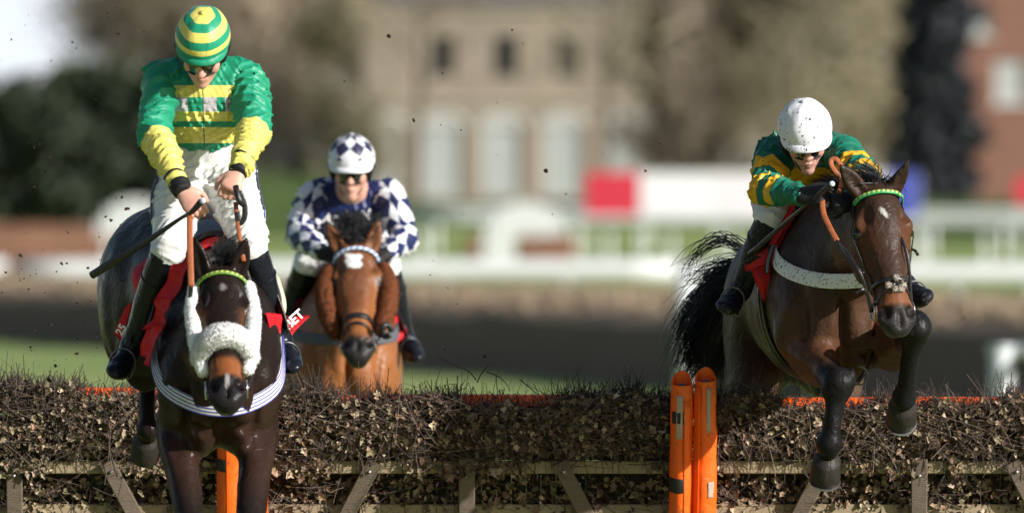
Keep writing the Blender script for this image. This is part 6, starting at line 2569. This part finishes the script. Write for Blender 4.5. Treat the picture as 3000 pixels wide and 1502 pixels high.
# ---- horse C
def nose_c(h, root):
    plain_noseband(.67, .016)(h, root)
    # crossed lower strap and the little sheepskin rosette
    for q in (-1, 1):
        ts = np.linspace(0, 1, 10)
        C = np.array([h.H(lerp(.70, .80, t), 0, -.06) for t in ts])
        Dd = np.array([nrm(h.hn * math.cos(t * 1.6) + h.hl * q * math.sin(t * 1.6)) for t in ts])
        P = h.fld.project(C, Dd, .006, .2)
        m = MB(); m.ribbon(P, Dd, .012, .004)
        m.build('cross_strap', LEATHER, root, smooth=True)
    for x, t in ((0, .668), (-.030, .715), (.028, .712), (-.008, .748), (.014, .748)):
        p = h.fld.project(h.H(t, x, -.05)[None], h.hn[None], .008, .2)[0]
        fluffy('sheepskin_tuft', simple('dusty sheepskin', (.42, .37, .31), .9, .2, .2, 80, .8, 160), root, [p - h.ha * .006, p, p + h.ha * .006], [.010, .014, .010], h.hn, .009, 160, seed=int(100 * t + 1000 * abs(x)))
bridle_c, bits_c = bridle(hc, 'black bridle with green and yellow browband on the bay horse', ((.015, .24, .07), (.66, .52, .12)), 'zig', nose_c, JC)
JC['grip'] = [V(JC['wr'][0]) + nrm(JC['hand'][0]['d']) * .085, V(JC['wr'][1]) + nrm(JC['hand'][1]['d']) * .085]
g0, g1 = JC['grip']
rein('rein_grip', BROWNLEATHER, bridle_c, [g0, atc(2412, 622, -.70), atc(2432, 668, -.76), atc(2452, 705, -.80)], .022, .007)
rein('rein', LEATHER, bridle_c, [atc(2450, 703, -.80), atc(2478, 748, -.84), atc(2520, 800, -.90), bits_c[0]], .013, .004)
rein('rein', LEATHER, bridle_c, [atc(2448, 700, -.79), atc(2485, 742, -.83), atc(2510, 780, -.86), atc(2530, 800, -.88)], .010, .004)
rein('rein_grip', BROWNLEATHER, bridle_c, [g1, atc(2466, 530, -.60), atc(2450, 505, -.60), atc(2437, 486, -.59), atc(2436, 470, -.58), atc(2450, 466, -.58), atc(2466, 486, -.59), atc(2478, 508, -.60)], .020, .006, n=(.3, -1, .3))
rein('rein', LEATHER, bridle_c, [atc(2478, 515, -.60), atc(2560, 600, -.62), atc(2650, 720, -.80), bits_c[1]], .013, .004)
m = MB(); m.tube([hc.ears[0][0] + (hc.ears[0][1] - hc.ears[0][0]) * .3 + hc.hn * .035, hc.H(-.03, -.03, -.02), hc.H(-.035, .03, -.02), lerp(hc.ears[1][0], hc.ears[1][1], .55) + hc.hn * .03], .003, 6, sub=5)
m.build('forelock_cord', LEATHER, bridle_c, smooth=True)
for q, (px, py) in ((0, (2502, 836)), (1, (2668, 700))):
    pass
rein('strap_end', LEATHER, bridle_c, [bits_c[0] - hc.hl * .005, atc(2535, 850, -.96), atc(2505, 858, -.97)], .012, .003)
rein('strap_end', LEATHER, bridle_c, [hc.H(.42, .105, -.06), atc(2682, 735, -.80), atc(2690, 748, -.80)], .012, .003)
saddle_c, cloth_c = saddlery(hc, 'C', REDC, 'muddy red saddle cloth under the white capped jockey', 'black saddle on the dark bay horse with muddy stirrups', JC, f_off=.05)
# breast girth
def breast(h, u_side, u_mid, f_cen, width, mat, label, off=.010, a=100, n=40, dip=2.0, thick=.006, stripes=None, f0=.2):
    ang = np.radians(np.linspace(-a, a, n))
    k = np.abs(ang) / math.radians(a)
    us = u_mid + (u_side - u_mid) * k ** dip
    C = np.array([h.W(f0, 0, u) for u in us])
    D = np.array([h.S * math.sin(x) + h.F * math.cos(x) for x in ang])
    P = h.fld.project(C, D, off, .75, 50)
    P2 = P.copy()
    for _ in range(6):
        P2[1:-1] = .25 * P2[:-2] + .5 * P2[1:-1] + .25 * P2[2:]
    G = h.fld.grad(P2) * .35 + D
    for _ in range(10):
        G[1:-1] = .25 * G[:-2] + .5 * G[1:-1] + .25 * G[2:]
    G = rows_unit(G)
    b = MB(); b.ribbon(P2, G, width, thick)
    v = np.concatenate(b.v)
    o = b.build('breast_strap', mat, smooth=True)
    set_props(o, label, 'breast strap')
    if stripes:
        for s in stripes:
            T = np.gradient(P2, axis=0); T /= np.linalg.norm(T, axis=1)[:, None]
            B = np.cross(T, G)
            q = MB(); q.ribbon(P2 + B * s * width + G * (thick * .5 + .001), G, width * .07, .0015)
            q.build('stripe', simple('blue web stripe', (.03, .035, .22), .7), o, smooth=True)
    return o, P2, G
def muddy_white():
    m = Mat('muddy white web', .7, .3)
    c = m.vary((.70, .69, .68), .08, 20)
    n = m.noise(75, 3, .6)
    m.base(m.mix(n.smooth(.58, .64), c, (.06, .045, .035)))
    return m.m
bs_c, Pc, Gc = breast(hc, .20, -.035, .2, .060, muddy_white(), 'wide white mud flecked breast strap across the bay horse', dip=1.15)
# buckle and loose ends at the saddle end of the strap
m = MB(); m.ribbon([Pc[4], Pc[6], Pc[8]], Gc[6], .022, .006); m.build('buckle_strap', LEATHER, bs_c, smooth=True)
# martingale ring hanging at the elbow
m = MB()
c = atc(2520, 1100, -.52)
m.tube([c + V(.030 * math.cos(x), 0, .036 * math.sin(x)) for x in np.linspace(-2.6, 1.9, 18)], .0045, 6)
m.build('loose_ring', STEELMUD, saddle_c, smooth=True)
rein('ring_strap', LEATHER, saddle_c, [atc(2512, 1118, -.5), atc(2540, 1075, -.42), atc(2560, 1030, -.36)], .012, .003)
# folded corner of the saddle cloth and its flapping tip
def cloth_flag(parent, pts, mat, label=None):
    P = np.array([atc(*p) for p in pts])
    n = int(math.sqrt(len(P)))
    return P
def flag(name, quad, mat, parent, n=8, bulge=.012, seed=1, A=at):
    a, b, c, d = [A(*p) for p in quad]
    w = waves(seed, 6, 40)
    top, f = [], []
    nn = nrm(np.cross(b - a, d - a))
    for i in range(n + 1):
        for j in range(n + 1):
            u, v = i / n, j / n
            p = lerp(lerp(a, b, u), lerp(d, c, u), v)
            top.append(p + nn * bulge * (w(p[None])[0] + math.sin(u * 3.1) * .6))
    top = np.array(top)
    N = len(top)
    for i in range(n):
        for j in range(n):
            q = (i * (n + 1) + j, i * (n + 1) + j + 1, (i + 1) * (n + 1) + j + 1, (i + 1) * (n + 1) + j)
            f += [q, tuple(x + N for x in q[::-1])]
    v = np.concatenate([top, top - nn * .004])
    rim = [j for j in range(n + 1)] + [i * (n + 1) + n for i in range(1, n + 1)] + [n * (n + 1) + j for j in range(n - 1, -1, -1)] + [i * (n + 1) for i in range(n - 1, 0, -1)]
    for x, y in zip(rim, rim[1:] + rim[:1]):
        f.append((x, y, y + N, x + N))
    return mesh(name, v, f, mat, parent), top.reshape(n + 1, n + 1, 3), nn
flag('folded_corner', [(2268, 742, -.12), (2178, 778, -.10), (2182, 792, -.10), (2262, 772, -.13)], REDC, cloth_c, seed=3, A=atc)
flag('hanging_corner', [(2262, 768, -.12), (2200, 788, -.10), (2236, 880, -.06), (2242, 882, -.06)], REDC, cloth_c, seed=4, A=atc)
flag('cloth_front_edge', [(2322, 590, -.20), (2338, 588, -.20), (2272, 720, -.16), (2252, 722, -.14)], REDC, cloth_c, seed=5, A=atc)
# whip held along the flank
m = MB()
m.tube([atc(2196, 745, -.10), atc(2290, 662, -.30), atc(2375, 590, -.62), atc(2410, 560, -.72), atc(2438, 538, -.78)], [.011, .010, .009, .012, .014], 10, sub=4)
o = m.build('whip', LEATHER, smooth=True)
set_props(o, 'black whip held along the boot of the white capped jockey', 'whip')
m = MB(); m.tube([atc(2437, 539, -.785), atc(2440, 537, -.792)], [.0125, .010], 14); q_ = m.build('whip_cap', simple('pale whip cap', (.5, .55, .6), .3), o, smooth=True)

# ---- horse A
def nose_a(h, root):
    P, D = head_ring(h, .545, -.085, .016, 12, 168, 15)
    P = P + h.ha[None] * (.045 * np.abs(np.linspace(-1, 1, 15)) ** 2)[:, None]
    fluffy('sheepskin_noseband', FLEECE, root, P, [.028, .034, .038, .041, .043, .045, .046, .046, .046, .045, .043, .041, .038, .034, .028], h.hn, .012, 9000, seed=9, flat=.95)
    for q in (-1, 1):
        path = [h.H(.08, q * .104, -.062), h.H(.28, q * .116, -.055), h.H(.46, q * .108, -.055), h.H(.62, q * .094, -.065), h.H(.70, q * .084, -.075)]
        fluffy('sheepskin_cheek_roll', FLEECE, root, path, [.024, .029, .030, .029, .025], h.hn, .007, 4000, seed=12 + q, flat=1.0)
bridle_a, bits_a = bridle(ha, 'bridle with white sheepskin noseband and cheek rolls on the near black horse', ((.10, .22, .03), (.62, .55, .16)), 'zig', nose_a, JA)
ga = [V(JA['wr'][i]) + nrm(JA['hand'][i]['d']) * .10 - orth(JA['hand'][i]['back'], nrm(JA['hand'][i]['d'])) * .02 for i in (0, 1)]
rein('rein_grip', BROWNLEATHER, bridle_a, [ata(556, 632, -2.02), ata(556, 700, -2.06), ata(558, 770, -2.10), ata(560, 838, -2.14)], .024, .007)
rein('rein', LEATHER, bridle_a, [ata(560, 838, -2.10), ata(556, 930, -2.0), ata(590, 1050, -2.12), bits_a[0]], .016, .005)
rein('rein_grip', BROWNLEATHER, bridle_a, [ata(690, 592, -1.98), ata(696, 650, -2.0), ata(704, 710, -2.0), ata(714, 765, -2.02)], .018, .007)
rein('rein', LEATHER, bridle_a, [ata(714, 765, -1.96), ata(748, 900, -1.98), ata(748, 1050, -2.10), bits_a[1]], .016, .005)
rein('rein_loop', LEATHER, bridle_a, [ata(700, 560, -2.0), ata(716, 596, -2.0), ata(716, 636, -2.0), ata(702, 652, -2.0), ata(694, 620, -2.0)], .022, .006)
m = MB(); m.tube([ata(690, 545, -2.0), ata(700, 585, -2.02), ata(712, 600, -2.0)], [.012, .013, .010], 8, sub=3); m.build('rein_knot', LEATHER, bridle_a, smooth=True)
saddle_a, cloth_a = saddlery(ha, 'AA', RED, 'red saddle cloth with white lettering under the standing jockey', 'black saddle on the near black horse', JA, f_off=.02, aside=78, flap=1.05)
o, top, nn = flag('cloth_corner', [(832, 952, -1.05), (838, 925, -1.05), (908, 922, -1.0), (846, 988, -1.02)], RED, cloth_a, A=ata, seed=6, bulge=.004)
def lettering(txt, size, o, x, y, parent):
    v, f = text_mesh(txt, size)
    x, y = nrm(x), None or orth(y, nrm(x))
    w = V(o) + v[:, :1] * x + v[:, 1:2] * y + v[:, 2:3] * np.cross(x, y)
    return mesh('lettering', w, f, simple('white print', (.8, .8, .8), .6), parent, smooth=False)
P0, P1 = ata(848, 975, -1.06), ata(900, 928, -1.04)
lettering('BET', .052, ata(846, 966, -1.065), P1 - P0, ata(834, 940, -1.06) - ata(846, 970, -1.06), o)
# side text of the cloth behind the boot
o, top, nn = flag('cloth_corner', [(388, 885, -1.08), (368, 900, -1.06), (334, 975, -1.02), (356, 1000, -1.04)], RED, cloth_a, A=ata, seed=7, bulge=.003)
lettering('25', .045, ata(356, 985, -1.09), ata(385, 925, -1.12) - ata(352, 985, -1.09), ata(330, 960, -1.08) - ata(358, 975, -1.09), o)
flag('cloth_fold', [(512, 775, -1.78), (562, 762, -1.86), (508, 882, -1.82), (460, 880, -1.72)], RED, cloth_a, A=ata, seed=8, bulge=.014)
flag('cloth_fold', [(462, 874, -1.73), (508, 876, -1.83), (472, 962, -1.76), (424, 965, -1.66)], RED, cloth_a, A=ata, seed=9, bulge=.014)
flag('cloth_fold', [(424, 955, -1.67), (474, 950, -1.77), (442, 1072, -1.70), (410, 1040, -1.62)], RED, cloth_a, A=ata, seed=13, bulge=.010)
flag('cloth_fold', [(772, 915, -1.76), (822, 920, -1.62), (818, 975, -1.60), (796, 985, -1.70)], RED, cloth_a, A=ata, seed=10, bulge=.01)
def web_a():
    m = Mat('pale web', .7, .3)
    m.base(m.vary((.58, .57, .60), .1, 30))
    return m.m
bs_a, Pa, Ga = breast(ha, .05, -.215, .2, .058, web_a(), 'pale blue striped breast strap around the near black horse', dip=1.7, stripes=(-.47, -.24, 0, .24, .47), a=78, f0=.18)
for e, q in ((0, -1), (-1, 1)):
    p = Pa[e]
    t = ha.W(.10, q * .24, .20)
    rein('strap_end', simple('cream web', (.50, .47, .36), .7), bs_a, [p, lerp(p, t, .4) + ha.S * q * .02, t], .045, .004, n=ha.S * q + ha.F * .6)
    m = MB(); m.ribbon([lerp(p, Pa[1 if e == 0 else -2], -.4), lerp(p, Pa[2 if e == 0 else -3], .8)], Ga[e], .075, .012); m.build('keeper', simple('navy keeper', (.02, .03, .07), .5), bs_a, smooth=True)
m = MB()
m.tube([ata(270, 806, -1.62), ata(330, 768, -1.68), ata(440, 700, -1.80), ata(528, 640, -1.94), ata(560, 622, -2.02), ata(590, 590, -2.06)], [.0165, .0165, .012, .008, .010, .014], 10, sub=4)
o = m.build('whip', LEATHER, smooth=True)
set_props(o, 'black whip slanting down from the hand of the standing jockey', 'whip')
m = MB(); m.tube([ata(594, 588, -2.075), ata(595, 587, -2.09)], [.013, .011], 12); m.build('whip_cap', simple('pale whip cap', (.5, .55, .6), .3), o, smooth=True)

# ---- horse B
def nose_b(h, root):
    plain_noseband(.665, .026)(h, root)
    P, D = head_ring(h, .735, -.06, .006, 5, 175, 24)
    P = P + h.ha[None] * (.03 * np.abs(np.linspace(-1, 1, 24)) ** 1.5)[:, None]
    m = MB(); m.ribbon(P, D, .012, .004); m.build('flash_strap', LEATHER, root, smooth=True)
    for q in (-1, 1):
        path = [h.H(.15, q * .122, -.08), h.H(.30, q * .140, -.075), h.H(.48, q * .134, -.078), h.H(.62, q * .114, -.09), h.H(.68, q * .104, -.10)]
        fluffy('sheepskin_cheek_roll', BROWNFLEECE, root, path, [.036, .044, .044, .040, .030], h.hn, .013, 3000, seed=42 + q, flat=1.0)
bridle_b, bits_b = bridle(hb, 'bridle with brown sheepskin cheek rolls and blue white browband', ((.16, .28, .55), (.75, .80, .88)), 'twist', nose_b, JB)
gb = [V(JB['wr'][i]) + nrm(JB['hand'][i]['d']) * .08 for i in (0, 1)]
rein('rein', LEATHER, bridle_b, [gb[0], lerp(gb[0], bits_b[0], .5) + V(-.02, .1, -.03), bits_b[0]], .016, .005)
rein('rein', LEATHER, bridle_b, [gb[1], lerp(gb[1], bits_b[1], .5) + V(.03, .1, -.03), at(1150, 930, 3.9), bits_b[1]], .016, .005)
m = MB(); c = at(1132, 968, 3.72)
m.tube([c + V(.022 * math.cos(x), .01 * math.sin(2 * x), .026 * math.sin(x)) for x in np.linspace(0, 5.6, 14)], .014, 8, sub=2); m.build('rein_stop', LEATHER, bridle_b, smooth=True)
saddle_b, cloth_b = saddlery(hb, 'BBB', RED, 'red saddle cloth on the bright bay horse', 'black saddle on the bright bay horse', JB, f_off=.02, aside=74)
flag('cloth_corner', [(1148, 918, 4.78), (1172, 930, 4.8), (1182, 985, 4.82), (1150, 1015, 4.78)], RED, cloth_b, seed=12, bulge=.01)
bs_b, Pb_, Gb_ = breast(hb, .14, -.05, .2, .05, GREYWEB, 'dark grey breast strap on the bright bay horse', dip=1.6)
lettering('AS', .062, at(944, 650, 4.60), V(1, 0, -.25), V(.25, 0, 1), [c for c in person_b.children if c.name.startswith('jersey')][0])
lettering('V', .062, at(1068, 645, 4.60), V(1, 0, .25), V(-.25, 0, 1), [c for c in person_b.children if c.name.startswith('jersey')][0])
# ------------------------------------------------------------------ flying turf
MUD = simple('wet turf clod', (.06, .038, .025), .8, .3, .5, 90, .8, 150)
def clod_me(seed):
    rg = np.random.default_rng(seed)
    n, m = 7, 5
    v = [(0, 0, 1.)]
    for i in range(1, m):
        th = math.pi * i / m
        for j in range(n):
            ph = 2 * math.pi * (j + .5 * (i % 2)) / n
            r = rg.uniform(.55, 1.35)
            v.append((r * math.sin(th) * math.cos(ph) * 1.25, r * math.sin(th) * math.sin(ph), r * math.cos(th)))
    v.append((0, 0, -1.))
    f = [(0, 1 + j, 1 + (j + 1) % n) for j in range(n)]
    for i in range(m - 2):
        for j in range(n):
            a, b = 1 + i * n + j, 1 + i * n + (j + 1) % n
            f.append((a, a + n, b + n, b))
    k = 1 + (m - 2) * n
    f += [(len(v) - 1, k + (j + 1) % n, k + j) for j in range(n)]
    me = mesh_data('turf_clod', np.array(v), f, False)
    me.materials.append(MUD)
    return me
CL_ME = [clod_me(i) for i in range(6)]
rg = np.random.default_rng(12)
def clod(p, r, label, group):
    o = bpy.data.objects.new('turf_clod', CL_ME[rg.integers(0, 6)])
    o.location = Vector(p)
    o.rotation_euler = tuple(rg.uniform(0, 6.28, 3))
    o.scale = tuple(r * rg.uniform(.6, 1.3, 3))
    COL.objects.link(o)
    set_props(o, label, 'clod', group)
big = [(1140, 106, .011, 'clod above the near corner of the building roof'), (1297, 215, .0065, 'clod crossing the first dark upper window'), (1600, 500, .0085, 'clod left of the red panel of the board'), (1932, 420, .007, 'clod among the bare trees above the white board'),
       (1212, 352, .007, 'clod hanging just above the near ground floor window'), (1500, 88, .005, 'clod above the middle upper window'), (372, 612, .0105, 'roundest clod in front of the white wing'), (310, 635, .007, 'clod left of the roundest one by the wing'), (325, 645, .007, 'lower clod of the three by the white wing'),
       (60, 748, .009, 'ragged clod over the brown birch fence'), (258, 784, .0085, 'square clod just above the tip of the whip'), (180, 772, .007, 'clod over the white rail left of the whip tip'), (162, 1070, .0085, 'clod over the grass left of the boot'), (145, 1112, .011, 'blurred clod low over the hurdle leaves'), (75, 1115, .008, 'clod over the grass near the picture edge'),
       (225, 1035, .009, 'blurred clod over the grass above the hurdle'), (928, 1108, .017, 'black mud splash in front of the bay chest')]
for px, py, r, lab in big:
    clod(at(px, py, rg.uniform(-.9, .4) if r < .016 else 3.4), r * .8, 'ragged dark ' + lab, None)
for i in range(270):
    if i < 228:
        px, py = rg.uniform(0, 430), rg.uniform(420, 1130)
        if rg.uniform() < .25:
            py = rg.uniform(20, 420)
    else:
        px, py = rg.uniform(1000, 2000), rg.uniform(60, 1050)
    clod(at(px, py, rg.uniform(-1.6, 1.2)), float(np.clip(np.exp(rg.normal() * .5) * .0021, .0011, .0055)), 'tiny speck of wet turf flying through the air', 'specks of flying turf')
